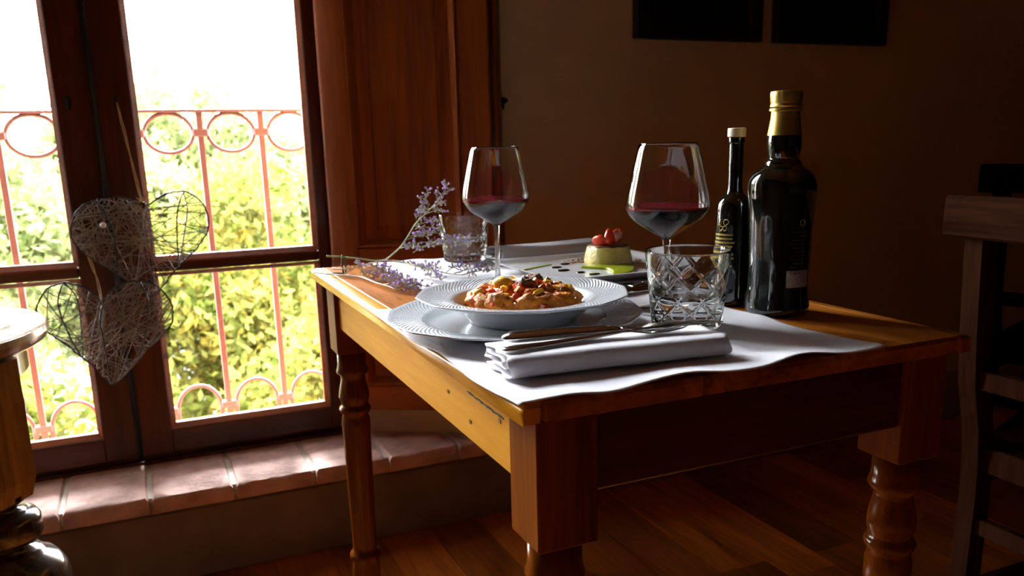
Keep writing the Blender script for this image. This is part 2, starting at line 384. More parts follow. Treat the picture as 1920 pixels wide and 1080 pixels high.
# ------------------------------------------------------------------ window
win = setting('window_1')
FY0, FY1 = 1.42, 1.465
ZB, ZT = -.475+H, 2.24
fm = MB()
fm.box(SX0-.035, SX0+.008, 1.445, 1.51, ZS, WH1); fm.box(SX1-.008, SX1+.035, 1.445, 1.51, ZS, WH1)
fm.box(SX0, SX1, 1.445, 1.51, ZS-.002, ZB-.002); fm.box(SX0, SX1, 1.445, 1.51, ZT+.002, WH1)
fm.build('fixed_frame', M['mahog_z'], win)
MB().box(SX0, SX1, 1.428, 1.447, ZS-.002, ZB-.014).build('weather_bar', M['mahog_x'], win)
def casement(x0, x1, side):
    # x0..x1 outer edges
    st = .048; mst = .072                      # jamb stile, meeting stile
    a = x0 + (mst if side > 0 else st); b_ = x1 - (st if side > 0 else mst)
    zr, zt = -.405+H, ZT-.065
    f_ = MB().box(x0, a, FY0, FY1, ZB, ZT, .003).box(b_, x1, FY0, FY1, ZB, ZT, .003)
    c = f_.build('casement', M['mahog_z'], win)
    MB().box(a, b_, FY0+.001, FY1, ZB, zr-.012, .002).build('bottom_rail', M['mahog_x'], c)
    MB().box(a, b_, FY0+.001, FY1, zt+.006, ZT, .002).build('top_rail', M['mahog_x'], c)
    mu = MB(); mu.box(a, b_, FY0+.006, FY1-.004, -.045+H, -.020+H, .004)
    mu.build('muntin', M['mahog_x'], c)
    # bevelled glazing beads catching the light
    bd = MB()
    def bead(p, q, inn):                       # sloping strip between outer line and inner line
        bd.add([p[0], p[1], q[1], q[0]], [(0, 1, 2, 3)])
    def rim(xa, xb, za, zb):
        o = [(xa, FY0+.003, za), (xb, FY0+.003, za), (xb, FY0+.003, zb), (xa, FY0+.003, zb)]
        w_ = .011; i_ = [(xa+w_, FY0+.017, za+w_), (xb-w_, FY0+.017, za+w_), (xb-w_, FY0+.017, zb-w_), (xa+w_, FY0+.017, zb-w_)]
        i2 = [(p[0], FY0+.03, p[2]) for p in i_]
        for s_ in range(4):
            t_ = (s_+1) % 4
            bd.add([o[s_], o[t_], i_[t_], i_[s_]], [(0, 1, 2, 3)]); bd.add([i_[s_], i_[t_], i2[t_], i2[s_]], [(0, 1, 2, 3)])
    rim(a-.001, b_+.001, zr-.012, -.045+H); rim(a-.001, b_+.001, -.020+H, zt+.006)
    bd.build('glazing_bead', M['shut_x'], c)
    for za, zb in ((zr-.004, -.049+H), (-.016+H, zt)):
        MB().box(a+.003, b_-.003, FY0+.022, FY0+.026, za, zb).build('pane', M['pane'], c)
    hx = x0 + .042 if side > 0 else x1 - .047
    MB().box(hx-.0045, hx+.0045, FY0-.007, FY0, 1.035, 1.062, .002).build('catch', M['iron'], c)
    return c
casement(-.342, SX1+.002, 1)
casement(SX0-.002, -.346, -1)
# cremone bolt in the joint of the casements
MB().tube([(-.344, FY0-.006, ZS+.02), (-.344, FY0-.006, ZT)], .006, 10).build('cremone_rod', M['iron'], win, smooth=True)
for z in (.5, 1.25, 1.9):
    MB().box(-.354, -.334, FY0-.012, FY0, z, z+.02, .003).build('rod_guide', M['iron'], win)

# ------------------------------------------------------------------ shutter leaf against the splayed reveal
sh = thing('window_shutter', 'tall red-brown panelled wooden shutter leaf folded open beside the window', 'shutter', (.14, 1.44, 0), math.atan2(-.17, .29))
# local: x along the leaf, -y towards the room, z up.  front face at y=-.036
S0, S1, SZ0, SZ1 = .010, .412, -.42+H, 2.28
yf, yb = -.050, -.020
def shbox(nm, x0, x1, z0, z1, mat, y0=yf, y1=yb, b=.003): return MB().box(x0, x1, y0, y1, z0, z1, b).build(nm, mat, sh)
MB().prism([(S0+.012, yf), (S0+.072, yf), (S0+.072, yb), (S0, yb), (S0, yf+.016), (S0+.003, yf+.008)], SZ0, SZ1).build('stile', M['shut_z'], sh, auto=60); shbox('stile', S1-.072, S1, SZ0, SZ1, M['shut_z'])
pa, pb = S0+.072, S1-.072
rails = [(SZ0, SZ0+.064), (-.105+H, -.014+H), (SZ1-.09, SZ1)]
for z0, z1 in rails: shbox('rail', pa, pb, z0, z1, M['shut_x'], y0=yf+.0005)
for z0, z1 in ((rails[0][1], rails[1][0]), (rails[1][1], rails[2][0])):
    o1 = [(pa, z0), (pb, z0), (pb, z1), (pa, z1)]
    def inset(d, y): return [(p[0]+(d if i in (0, 3) else -d), y, p[1]+(d if i in (0, 1) else -d)) for i, p in enumerate(o1)]
    mo = MB().loft([inset(0, yf+.001), inset(.003, yf-.005), inset(.007, yf-.003), inset(.020, yf+.0145)])
    mo.build('moulding', M['shut_z'], sh)
    pn = MB().loft([inset(.003, yf+.0225), inset(.020, yf+.0145), inset(.048, yf+.0135), inset(.053, yf+.009)], False, True)
    pn.build('panel', M['shut_z'], sh)
MB().box(S1+.004, S1+.016, -.02, .03, SZ0, SZ1, .002).build('edge_strip', M['shut_z'], sh)
for z in (.55, 1.5): MB().tube([(S0-.004, yf+.004, z), (S0-.004, yf+.004, z+.06)], .005, 8).build('hinge', M['iron'], sh, smooth=True)

hk = thing('wall_hook', 'small black peg fixed to the tan wall beside the shutter', 'hook', (.5335, WY, 1.037))
MB().box(-.006, .006, -.004, 0, -.014, .014, .0015).build('plate', M['iron'], hk)
MB().tube([(0, -.003, .004), (0, -.016, .002), (0, -.024, .006)], [.005, .005, .006], 8).build('peg', M['iron'], hk, smooth=True)

# ------------------------------------------------------------------ pictures on the wall
for nm, x0, x1, lab in (('p', .891, 1.278, 'dark picture in a black frame on the wall, nearer the window'), ('q', 1.326, 1.722, 'dark picture in a black frame on the wall, farther from the window')):
    z0 = .4665+H; z1 = z0+.52; pc = thing('framed_picture', lab, 'picture', (x0, WY-.001, z0))
    w_ = x1-x0; h_ = z1-z0
    f_ = MB()
    for a in ((0, w_, 0, .036), (0, w_, h_-.036, h_), (0, .036, .036, h_-.036), (w_-.036, w_, .036, h_-.036)):
        f_.box(a[0], a[1], -.026, 0, a[2], a[3], .002)
    f_.build('frame', M['black_frame'], pc)
    bd = MB()
    for a in ((.036, w_-.036, .036, .039), (.036, w_-.036, h_-.039, h_-.036), (.036, .039, .039, h_-.039), (w_-.039, w_-.036, .039, h_-.039)):
        bd.box(a[0], a[1], -.020, -.006, a[2], a[3])
    bd.build('inner_bead', M['frame_bead'], pc)
    MB().box(.036, w_-.036, -.009, -.004, .036, h_-.036).build('print', M['picture'], pc)

# ------------------------------------------------------------------ outside: railing
rl = thing('balcony_railing', 'salmon red iron railing with a row of rings outside the window', 'railing', (0, 1.75, 0))
P0 = -.115; PS = .1530; ks = range(-6, 5)
MB().box(P0-6.6*PS, P0+4.6*PS, -.016, .016, .319+H, .326+H, .001).build('top_rail', M['rail'], rl)
MB().box(P0-6.6*PS, P0+4.6*PS, -.014, .014, -.522+H, -.512+H, .001).build('bottom_rail', M['rail'], rl)
bars = []
proto = None
def inst(name, src, loc, parent):
    o = src.copy(); o.name = name; COL.objects.link(o); o.parent = parent; o.location = loc; return o
bar = MB().box(-.0075, .0075, -.0075, .0075, -.515+H, .320+H, .001).build('baluster', M['rail'], rl, loc=(P0+ks[0]*PS, 0, 0))
ell = [(.0585*math.cos(2*PI*i/40), 0, .0495*math.sin(2*PI*i/40)+.2675+H) for i in range(40)]
ringo = MB().tube(ell, .0050, 8, closed=True).build('ring', M['rail'], rl, smooth=True, loc=(P0+(ks[0]+.5)*PS, 0, 0))
clm = MB().box(-.020, .020, -.010, .010, .2575+H, .2775+H, .003); clm.build
clampo = clm.build('clamp', M['rail'], rl, loc=(P0+ks[0]*PS, 0, 0))
hoop_pts = [(.056*math.cos(PI*i/20), 0, .066*math.sin(PI*i/20)-.472+H) for i in range(21)]
hoop_pts = [(.056, 0, -.514+H)] + hoop_pts + [(-.056, 0, -.514+H)]
hoopo = MB().tube(hoop_pts, .0052, 8).build('hoop', M['rail'], rl, smooth=True, loc=(P0+(ks[0]+.5)*PS, 0, 0))
lcm = MB().box(-.021, .021, -.010, .010, -.478+H, -.458+H, .003)
for xx in (-.017, 0, .017): lcm.box(xx-.0045, xx+.0045, -.007, .007, -.490+H, -.478+H)
lcl = lcm.build('lower_clamp', M['rail'], rl, loc=(P0+ks[0]*PS, 0, 0))
for k in ks[1:]:
    inst('baluster', bar, (P0+k*PS, 0, 0), rl); inst('clamp', clampo, (P0+k*PS, 0, 0), rl); inst('lower_clamp', lcl, (P0+k*PS, 0, 0), rl)
    if k < ks[-1]:
        inst('ring', ringo, (P0+(k+.5)*PS, 0, 0), rl); inst('hoop', hoopo, (P0+(k+.5)*PS, 0, 0), rl)
stub = MB().box(-.016, .016, -.004, .004, .3165+H, .3195+H).build('top_clamp', M['rail'], rl, loc=(P0+(ks[0]+.5)*PS, 0, 0))
for k in ks[1:-1]: inst('top_clamp', stub, (P0+(k+.5)*PS, 0, 0), rl)

# outside: ground and trees
GZ = -3.4
g = MB(); nx = 30
def gz(x, y): return GZ + .035*max(0, y-6)*(.6+.4*math.sin(x*.3)) + .15*math.sin(x*.7)*math.cos(y*.5)
gx = np.linspace(-30, 30, nx+1); gy = np.linspace(2.2, 60, nx+1)
g.add([(x, y, gz(x, y)) for y in gy for x in gx], [(j*(nx+1)+i, j*(nx+1)+i+1, (j+1)*(nx+1)+i+1, (j+1)*(nx+1)+i) for j in range(nx) for i in range(nx)])
tag(g.build('ground', M['grass'], smooth=True), kind='structure')
tag(MB().box(RX0-.15, RX1+.15, 1.40, 1.62, GZ-.3, -.14).build('wall_outer', M['white_paint']), kind='structure')
def tree(name, label, x, y, zc, R, rz_, nleaf, mat, lsz, group=None):
    base = gz(x, y)
    t = thing(name, label, 'tree', (x, y, base), 0, group)
    tk = MB().tube([(0, 0, -.2), (.05, 0, (zc-base)*.5), (0, .03, zc-base)], [.14, .10, .05], 8)
    for i in range(6):
        a = i*1.05+.3; hgt = (zc-base)*(.45+.08*i)
        tk.tube([(0, 0, hgt), (R*.35*math.cos(a), R*.35*math.sin(a), hgt+rz_*.4), (R*.7*math.cos(a), R*.7*math.sin(a), hgt+rz_*.55)], [.05, .03, .012], 5)
    tk.build('trunk', M['bark'], t, smooth=True)
    # leaves in clumps
    nc = 60; cd = rng.normal(size=(nc, 3)); cd /= np.linalg.norm(cd, axis=1)[:, None]
    cc = cd*(rng.random((nc, 1))**.35)*np.array([R, R, rz_])
    ci = rng.integers(0, nc, nleaf)
    p = cc[ci] + rng.normal(size=(nleaf, 3))*R*.15
    p /= np.maximum(1, np.linalg.norm(p/np.array([R, R, rz_]), axis=1)/1.12)[:, None]
    p += np.array([0, 0, zc-base])
    u = rng.normal(size=(nleaf, 3)); u /= np.linalg.norm(u, axis=1)[:, None]
    w_ = rng.normal(size=(nleaf, 3)); w_ -= (w_*u).sum(1)[:, None]*u; w_ /= np.linalg.norm(w_, axis=1)[:, None]
    s_ = lsz*rng.uniform(.6, 1.3, (nleaf, 1))
    V = np.stack([p-u*s_, p+w_*s_*.42, p+u*s_, p-w_*s_*.42], 1).reshape(-1, 3)
    F = np.arange(nleaf*4).reshape(-1, 4)
    me = bpy.data.meshes.new('foliage'); me.from_pydata(V.tolist(), [], F.tolist()); me.materials.append(mat)
    fo = bpy.data.objects.new('foliage', me); COL.objects.link(fo); fo.parent = t; fo['kind'] = 'stuff'
tree('flowering_shrub', 'low yellow-flecked bush seen low through the left casement', -1.02, 5.4, -1.0, .78, .95, 12000, M['leaf'], .05)
tree('flowering_shrub', 'low yellow-flecked bush seen low through the right casement', .82, 5.6, -1.15, .75, .9, 9000, M['leaf'], .05)
tree('leafy_tree', 'tallest leafy tree, its top rising at the left edge of the left pane', -2.05, 8.2, .25, 1.05, 1.6, 12000, M['leaf2'], .07)
tree('leafy_tree', 'broad yellow-green tree in the middle of the right casement', .35, 8.2, -.5, 1.1, 1.35, 14000, M['leaf'], .07)
tree('leafy_tree', 'leafy tree hidden mostly by the right window jamb', 3.1, 8.2, -.4, 1.0, 1.3, 7000, M['leaf'], .07)
tree('leafy_tree', 'leafy tree farther back, behind the meeting stiles', -.95, 11.9, -.2, 1.35, 1.6, 12000, M['leaf2'], .09)
tree('leafy_tree', 'leafy tree farther back, behind the right end of the railing', 2.1, 11.6, -.2, 1.35, 1.6, 10000, M['leaf2'], .09)
tree('leafy_tree', 'pale distant tree showing faintly above the rings of the railing', .7, 15.6, .35, 1.6, 1.8, 10000, M['leaf2'], .11)
tree('leafy_tree', 'pale distant tree behind the tallest one', -3.0, 15.8, .0, 1.6, 1.7, 9000, M['leaf2'], .11)
# ------------------------------------------------------------------ hanging hearts
UP = [(-0.272, 0.831), (-0.293, 0.846), (-0.319, 0.853), (-0.351, 0.854), (-0.382, 0.844), (-0.405, 0.822), (-0.415, 0.793), (-0.415, 0.769), (-0.404, 0.75), (-0.385, 0.73), (-0.359, 0.709), (-0.333, 0.688), (-0.307, 0.667), (-0.276, 0.639), (-0.248, 0.667), (-0.224, 0.694), (-0.197, 0.718), (-0.173, 0.741), (-0.153, 0.769), (-0.146, 0.794), (-0.149, 0.819), (-0.162, 0.843), (-0.184, 0.858), (-0.211, 0.86), (-0.235, 0.853), (-0.255, 0.84)]
UR = [[(-0.359, 0.852), (-0.342, 0.81), (-0.335, 0.775), (-0.338, 0.693)], [(-0.272, 0.829), (-0.265, 0.784), (-0.267, 0.727), (-0.276, 0.641)],
      [(-0.193, 0.858), (-0.208, 0.822), (-0.215, 0.769), (-0.217, 0.702)], [(-0.191, 0.858), (-0.185, 0.822), (-0.197, 0.768), (-0.216, 0.702)]]
DN = [(-0.377, 0.632), (-0.386, 0.652), (-0.404, 0.67), (-0.423, 0.68), (-0.445, 0.685), (-0.47, 0.677), (-0.489, 0.656), (-0.498, 0.635), (-0.496, 0.607), (-0.489, 0.591), (-0.467, 0.567), (-0.445, 0.544), (-0.428, 0.522), (-0.412, 0.507), (-0.397, 0.479), (-0.379, 0.457), (-0.359, 0.468), (-0.339, 0.486), (-0.318, 0.508), (-0.296, 0.531), (-0.27, 0.55), (-0.25, 0.572), (-0.241, 0.597), (-0.243, 0.623), (-0.253, 0.648), (-0.27, 0.666), (-0.298, 0.675), (-0.324, 0.676), (-0.349, 0.666), (-0.366, 0.65)]
DR = [[(-0.445, 0.683), (-0.455, 0.653), (-0.453, 0.625), (-0.445, 0.584), (-0.429, 0.527)], [(-0.442, 0.683), (-0.425, 0.645), (-0.425, 0.582), (-0.428, 0.524)],
      [(-0.377, 0.631), (-0.384, 0.6), (-0.381, 0.553), (-0.381, 0.463)], [(-0.299, 0.674), (-0.316, 0.64), (-0.321, 0.582), (-0.321, 0.513)], [(-0.297, 0.674), (-0.287, 0.637), (-0.297, 0.579), (-0.319, 0.513)]]
def toward(pts, k): return [(-.2766+(x+.2766)*k, .941+(z-.941)*k) for x, z in pts]
UP = toward(UP, 1.0128); UR = [toward(p, 1.0128) for p in UR]; DN = toward(DN, .9846); DR = [toward(p, .9846) for p in DR]
def inside(poly, x, z):
    c = False; n_ = len(poly); j = n_-1
    for i in range(n_):
        if (poly[i][1] > z) != (poly[j][1] > z) and x < (poly[j][0]-poly[i][0])*(z-poly[i][1])/(poly[j][1]-poly[i][1])+poly[i][0]: c = not c
        j = i
    return c
def edged(poly, x, z):
    P_ = np.array(poly); A = P_; B = np.roll(P_, -1, 0); q = np.array([x, z])
    ab = B-A; t = np.clip(((q-A)*ab).sum(1)/(ab*ab).sum(1), 0, 1)
    return np.linalg.norm(A+ab*t[:, None]-q, axis=1).min()
def heart(label, poly, ribs, yc, T, nstr, dense, hang_from, hang_to, tuft):
    cx, cz = sum(p[0] for p in poly)/len(poly), sum(p[1] for p in poly)/len(poly)
    t = thing('heart_decoration', label, 'heart', (cx, yc, cz), 0, 'wire hearts hanging in front of the window')
    loc = lambda p, y=0: (p[0]-cx, y, p[1]-cz)
    def dep(x, z):
        if not inside(poly, x, z): return 0
        d = min(1, edged(poly, x, z)/.075); return T*math.sqrt(max(0, 1-(1-d)**2))
    jit = lambda: random.uniform(-.0012, .0012)
    oo = spline([loc(p) for p in poly]+[loc(poly[0])], 5)[:-1]
    MB().tube([(p.x+jit(), p.y+jit(), p.z+jit()) for p in oo], .0019, 6, closed=True).build('wire_outline', M['wire'], t, smooth=True)
    for k_, rb in enumerate(ribs):
        s_ = -1 if k_ % 2 == 0 else 1
        pts = spline([(p[0], 0, p[1]) for p in rb], 8)
        MB().tube([(p.x-cx, s_*dep(p.x, p.z)*1.03, p.z-cz) for p in pts], .0016, 6).build('wire_rib', M['wire'], t, smooth=True)
    tw = MB(); done = 0; tries = 0; P_ = poly
    while done < nstr and tries < nstr*20:
        tries += 1
        i, j = random.randrange(len(P_)), random.randrange(len(P_))
        if i == j: continue
        f1, f2 = random.random(), random.random()
        a = Vector(P_[i]).lerp(Vector(P_[(i+1) % len(P_)]), f1); b_ = Vector(P_[j]).lerp(Vector(P_[(j+1) % len(P_)]), f2)
        if (a-b_).length < .05: continue
        mid = (a+b_)/2
        if random.random() > dense(mid.x, mid.y): continue
        side = random.choice((-1, 1)); pts = []; ok = True
        for q in range(9):
            p = a.lerp(b_, q/8)
            if 0 < q < 8 and not inside(P_, p.x, p.y): ok = False; break
            pts.append((p.x-cx+jit()*.6, side*dep(p.x, p.y)*random.uniform(.92, 1.04), p.y-cz))
        if not ok: continue
        tw.tube(pts, random.choice((.0004, .0007, .0012)), 3, caps=False); done += 1
    o = tw.build('twine_wrap', M['twine'], t); o['kind'] = 'stuff'
    a = Vector(hang_from)-Vector((cx, yc, cz)); b_ = Vector(hang_to)-Vector((cx, yc, cz))
    st = MB()
    for s_ in (-.0018, .0018):
        pts = [a.lerp(b_, q/12)+Vector((s_*math.sin(q*.5)+jit()*.5, jit() if tuft else max(0, min(1, (1-q/12)*3))*.11*(q/12)+jit(), .0)) for q in range(13)]
        st.tube(pts, .0013, 5)
    st.build('hanging_string', M['raffia'], t)
    if tuft:
        tf = MB()
        for q in range(26):
            p = b_+Vector((0, -.006, 0)); d = Vector((random.gauss(0, 1)-.4, random.gauss(0, .6)-.5, random.gauss(0, .7)-.2)).normalized()*random.uniform(.012, .026)
            tf.tube([p, p+d*.6+Vector((0, 0, .003)), p+d], .0009, 4)
        tf.build('raffia_bow', M['raffia'], t)
        sphere_bm(.007, 2).xf(Matrix.Translation(b_+Vector((0, -.008, .002)))).build('dried_bud', M['honey_z'], t, smooth=True)
        sphere_bm(.0065, 2).xf(Matrix.Translation((-.075, -T*1.03, .022))).build('pale_bead', M['plain_porcelain'], t, smooth=True)
    return t
heart('puffed wire heart wrapped in twine with a straw bow, the upper of two', UP, UR, 1.355, .040, 120,
      lambda x, z: 1.0 if x < -.262 else (.16 if z > .72 else .6), (-.300, 1.412, 1.049), (-.274, 1.355, .833), True)
heart('puffed wire heart wrapped in grey twine, hanging lower beside the round table', DN, DR, 1.290, .040, 120,
      lambda x, z: .22 if x < -.425 else (1.0 if x < -.27 else .35), (-.394, 1.362, .742), (-.376, 1.290, .638), False)

# ------------------------------------------------------------------ dining table
LX, LY = .553, .962
tb = thing('dining_table', 'honey brown wooden dining table with turned legs standing by the window', 'table', (0, 0, H))
def slab(nm, x0, x1, y0, y1, mat, ra, rb):     # rounded long edges along y on side a (x0) / b (x1)
    r_ = .007; prof = []
    def arc(cx_, s_):
        return [(cx_ + s_*r_*math.sin(a), -r_ + r_*math.cos(a)) for a in np.linspace(0, PI/2, 5)]
    left = [(x0+.0185-.0185*math.sin(a), -.0075+.0075*math.cos(a)) for a in np.linspace(0, PI/2, 8)][::-1] if ra else [(x0, -.0006)]
    right = [(x1-r_+r_*math.sin(a), -r_+r_*math.cos(a)) for a in np.linspace(0, PI/2, 6)] if rb else [(x1, -.0006)]
    bot = [(x1-.003, -.020), (x0+.003, -.020)]
    sec = left+([(x0+.0006, 0)] if not ra else [])+([(x1-.0006, 0)] if not rb else [])+right+bot
    rings = []
    for y, k_ in ((y0, .004), (y0+.004, 0), (y1-.004, 0), (y1, .004)):
        rings.append([(min(max(px, x0+k_*.6), x1-k_*.6), y, max(pz, -.020+k_*.5) if pz < -.01 else min(pz, -k_)) for px, pz in sec])
    return MB().loft(rings, True, True).build(nm, mat, tb, auto=40)
slab('edge_strip', 0, .0215, 0, LY, M['pine_edge_lit'], True, False)
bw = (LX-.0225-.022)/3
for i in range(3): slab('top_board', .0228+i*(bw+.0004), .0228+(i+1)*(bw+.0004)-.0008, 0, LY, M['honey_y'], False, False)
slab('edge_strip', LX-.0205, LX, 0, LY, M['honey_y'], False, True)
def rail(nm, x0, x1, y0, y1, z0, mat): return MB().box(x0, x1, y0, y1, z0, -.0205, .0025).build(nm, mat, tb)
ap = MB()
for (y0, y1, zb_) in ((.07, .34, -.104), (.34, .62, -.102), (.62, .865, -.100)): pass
rail('apron', .028, .048, .072, .862, -.102, M['pine_yellow_lit'])
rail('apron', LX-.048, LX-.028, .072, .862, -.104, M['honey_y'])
rail('apron', .082, .48, .026, .046, -.105, M['honey_x_shade'])
rail('apron', .082, .48, LY-.062, LY-.042, -.105, M['honey_x_shade'])
# worn grooves and nail heads on the near apron
nk = MB()
for q in range(18):
    y = .104+.0056*q; nk.box(.0270, .0285, y, y+.0062, -.0472+.0001*q-.0006*math.sin(q*2.1), -.0460+.0001*q+.0006*math.sin(q*1.3))
nk.build('worn_groove', M['iron'], tb)
for (y, z) in ((.27, -.062), (.20, -.078), (.115, -.052), (.055, -.05)):
    MB().add([(.0272, y+.004*math.cos(a), z+.0026*math.sin(a)) for a in np.linspace(0, 2*PI, 7)[:-1]]+[(.0285, y+.004*math.cos(a), z+.0026*math.sin(a)) for a in np.linspace(0, 2*PI, 7)[:-1]], [tuple(range(6)), tuple(range(6, 12))]+[(i, (i+1) % 6, 6+(i+1) % 6, 6+i) for i in range(6)]).build('dent', M['old_dark'], tb)
legp = [(.0265, -.148), (.0270, -.176), (.0285, -.182), (.0300, -.187), (.0285, -.192), (.0225, -.197), (.0222, -.204), (.0255, -.218), (.0285, -.233), (.0280, -.243), (.0250, -.252), (.0245, -.255),
        (.0280, -.258), (.0302, -.263), (.0280, -.269), (.0245, -.272), (.0250, -.277), (.0272, -.287), (.0272, -.30), (.0262, -.33), (.0252, -.40), (.0242, -.47), (.0232, -.545), (.0232, -.556),
        (.0285, -.560), (.0306, -.566), (.0285, -.572), (.0240, -.576), (.0265, -.586), (.0278, -.602), (.0262, -.625), (.0215, -.66), (.0175, -.70), (.0165, -.7228)]
def tleg(x, y):
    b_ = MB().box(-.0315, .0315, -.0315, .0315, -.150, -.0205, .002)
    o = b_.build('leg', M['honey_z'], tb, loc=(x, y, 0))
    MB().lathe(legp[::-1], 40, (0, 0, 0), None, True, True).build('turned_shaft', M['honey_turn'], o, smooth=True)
    return o
for x, y in ((.0515, .0425), (.0515, .892), (.511, .052), (.511, .892)): tleg(x, y)

# ------------------------------------------------------------------ cloths
def cloth(name, label, group, x0, x1, y0, y1, z, rz, seed, amp=.0015, wave=.004, cat='placemat', droop=None):
    nx_, ny_ = 90, 80; v = []
    cx, cy = (x0+x1)/2, (y0+y1)/2
    for j in range(ny_+1):
        for i in range(nx_+1):
            a, b_ = i/nx_, j/ny_
            x = x0+(x1-x0)*a; y = y0+(y1-y0)*b_
            ex = (1-min(1, min(a, 1-a)*8)); ey = (1-min(1, min(b_, 1-b_)*8))
            x += wave*ex*math.sin(y*34+seed)*(1 if a > .5 else .7); y += wave*ey*math.sin(x*38+seed*1.7)
            e_ = max(ex, ey)
            zz = z+amp*(.35+e_*1.6)*(1+noise.noise(Vector((x*18, y*18, seed))))*.8
            if droop: zz += droop(x, y)
            v.append((x-cx, y-cy, zz))
    m_ = MB(); m_.add(v, [(j*(nx_+1)+i, j*(nx_+1)+i+1, (j+1)*(nx_+1)+i+1, (j+1)*(nx_+1)+i) for j in range(ny_) for i in range(nx_)])
    o = m_.build(name, M['cloth'], None, smooth=True, loc=(cx, cy, H), rot=(0, 0, rz))
    s_ = o.modifiers.new('thickness', 'SOLIDIFY'); s_.thickness = .0009; s_.offset = 1
    return tag(o, label, cat, group)
cloth('placemat', 'white cloth placemat with wavy edges under the pasta plates at the near edge', None, -.004, .412, -.003, .478, .0006, 0, 1.3,
      droop=lambda x, y: .0045*max(0, 1-y/.05)*(.5+.5*math.sin(x*42+1))*(1 if x > .06 else x/.06 if x > 0 else 0) - (.0020 if x < .002 else 0))
cloth('placemat', 'white cloth placemat under the square plate and the rear tumbler', None, .108, .548, .492, .935, .0006, -.02, 4.1)

def napkin(name, label, L_, W_, T_, loc, rz, seed):
    nl = MB(); path = []
    r_ = T_/2
    def add(y, z): path.append((y, z))
    for q in range(14): add(W_*(1-q/13)*1.0+.0, .0012)                       # bottom, back to front
    for q in range(1, 9):
        a = -PI/2-PI*q/8; add(r_*.95*math.cos(a)*1.0+0, r_+r_*math.sin(a)*.93)
    for q in range(1, 14): add(W_*.97*q/13, T_*.975-T_*.04*(q/13))          # top, front to back
    for q in range(1, 6):
        a = PI/2-PI*q/5; add(W_*.97+T_*.24*math.cos(a), T_*.62+T_*.24*math.sin(a))
    for q in range(1, 12): add(W_*.97*(1-q/11)+.012*q/11, T_*.36+T_*.05*math.sin(q))   # inner layer to front
    for q in range(1, 6):
        a = -PI/2-PI*q/5; add(.010+T_*.17*math.cos(a), T_*.52+T_*.17*math.sin(a))
    for q in range(1, 9): add(.012+W_*.8*q/8, T_*.70-T_*.04*q/8)
    nx_ = 44; rows = []
    for i in range(nx_+1):
        a = i/nx_; x = -L_/2+L_*a
        rows.append([(x+.0022*math.sin(seed+k_*.9)*(1 if a in (0, 1) else 0), y-W_/2+.0014*math.sin(5*a+seed)+.0005*math.sin(17*a+seed*2), max(.0008, z*(1+.025*math.sin(4*a+seed+y*12)))) for k_, (y, z) in enumerate(path)])
    nl.loft(rows, closed=False)
    o = nl.build(name, M['cloth'], None, smooth=True, loc=loc, rot=(0, 0, rz))
    s_ = o.modifiers.new('thickness', 'SOLIDIFY'); s_.thickness = .0011; s_.offset = 0
    return tag(o, label, 'napkin')
napkin('folded_napkin', 'white napkin folded into a thick roll with knife and fork on it', .236, .066, .0215, (.139, .0945, H+.0035), -.078, .4)
napkin('folded_napkin', 'white folded napkin lying behind the square plate', .225, .055, .029, (.430, .8265, H+.0030), .04, 2.2)

# ------------------------------------------------------------------ plates
def polyf(nn, amt, ph=0.0):
    def f_(th, fr=1.0):
        a = (th+ph) % (2*PI/nn)-PI/nn
        return 1-amt*(1-math.cos(PI/nn)/math.cos(a))
    return f_
def plate(name, label, cat, prof, x, y, z, nn, rim_from, R, ph=0.0):
    n_ = 144; pf = polyf(nn, .72, ph)
    def rf(th, j):
        r_ = prof[j][0]; k_ = min(1, max(0, (r_-rim_from)/(R-rim_from)))
        return 1-(1-pf(th))*k_
    m_ = MB().lathe(prof, n_, (0, 0, 0), rf)
    o = m_.build(name, M['porcelain'], None, smooth=True, loc=(x, y, z))
    me = o.data; uvl = me.uv_layers.new(name='UVMap')
    for lp in me.loops:
        vi = lp.vertex_index; i = vi % n_; j = vi//n_
        uvl.data[lp.index].uv = (i/n_, prof[j][0]/R if j < len(prof)*.62 else .3)
    for p in me.polygons:                                                   # close the seam in u
        us = [uvl.data[l].uv[0] for l in p.loop_indices]
        if max(us)-min(us) > .5:
            for l in p.loop_indices:
                if uvl.data[l].uv[0] < .5: uvl.data[l].uv[0] += 1
    return tag(o, label, cat)
CH = (.1228, .2892); PA = (.1366, .2945)
ch_prof = [(.0002, .0055), (.06, .0055), (.095, .0058), (.102, .0068), (.107, .0098), (.111, .0125), (.114, .0132), (.120, .0138), (.130, .0150), (.140, .0162), (.149, .0175), (.1535, .0185), (.1555, .0186), (.1560, .0176),
           (.153, .0160), (.140, .0128), (.118, .0090), (.106, .0045), (.098, .0020), (.094, .0), (.091, .0002), (.089, .0025), (.05, .0028), (.0002, .0028)]
plate('charger_plate', 'wide white charger plate with embossed angular rim under the pasta plate', 'plate', ch_prof, CH[0], CH[1], H+.0032, 14, .112, .156, .1)
pz = H+.0032+.0058
pa_prof = [(.0002, .0062), (.045, .0064), (.062, .0085), (.074, .0150), (.081, .0232), (.0845, .0270), (.0875, .0284), (.090, .0287), (.100, .0295), (.110, .0305), (.120, .0320), (.1275, .0338), (.1300, .0343), (.1308, .0334),
           (.127, .0310), (.110, .0270), (.092, .0235), (.082, .0150), (.072, .0070), (.067, .0028), (.0655, .0), (.0635, .0), (.062, .0030), (.03, .0032), (.0002, .0032)]
plate('pasta_plate', 'deep white pasta plate with embossed rim filled with meat and vegetable stew', 'plate', pa_prof, PA[0], PA[1], pz, 12, .088, .1308, .22)

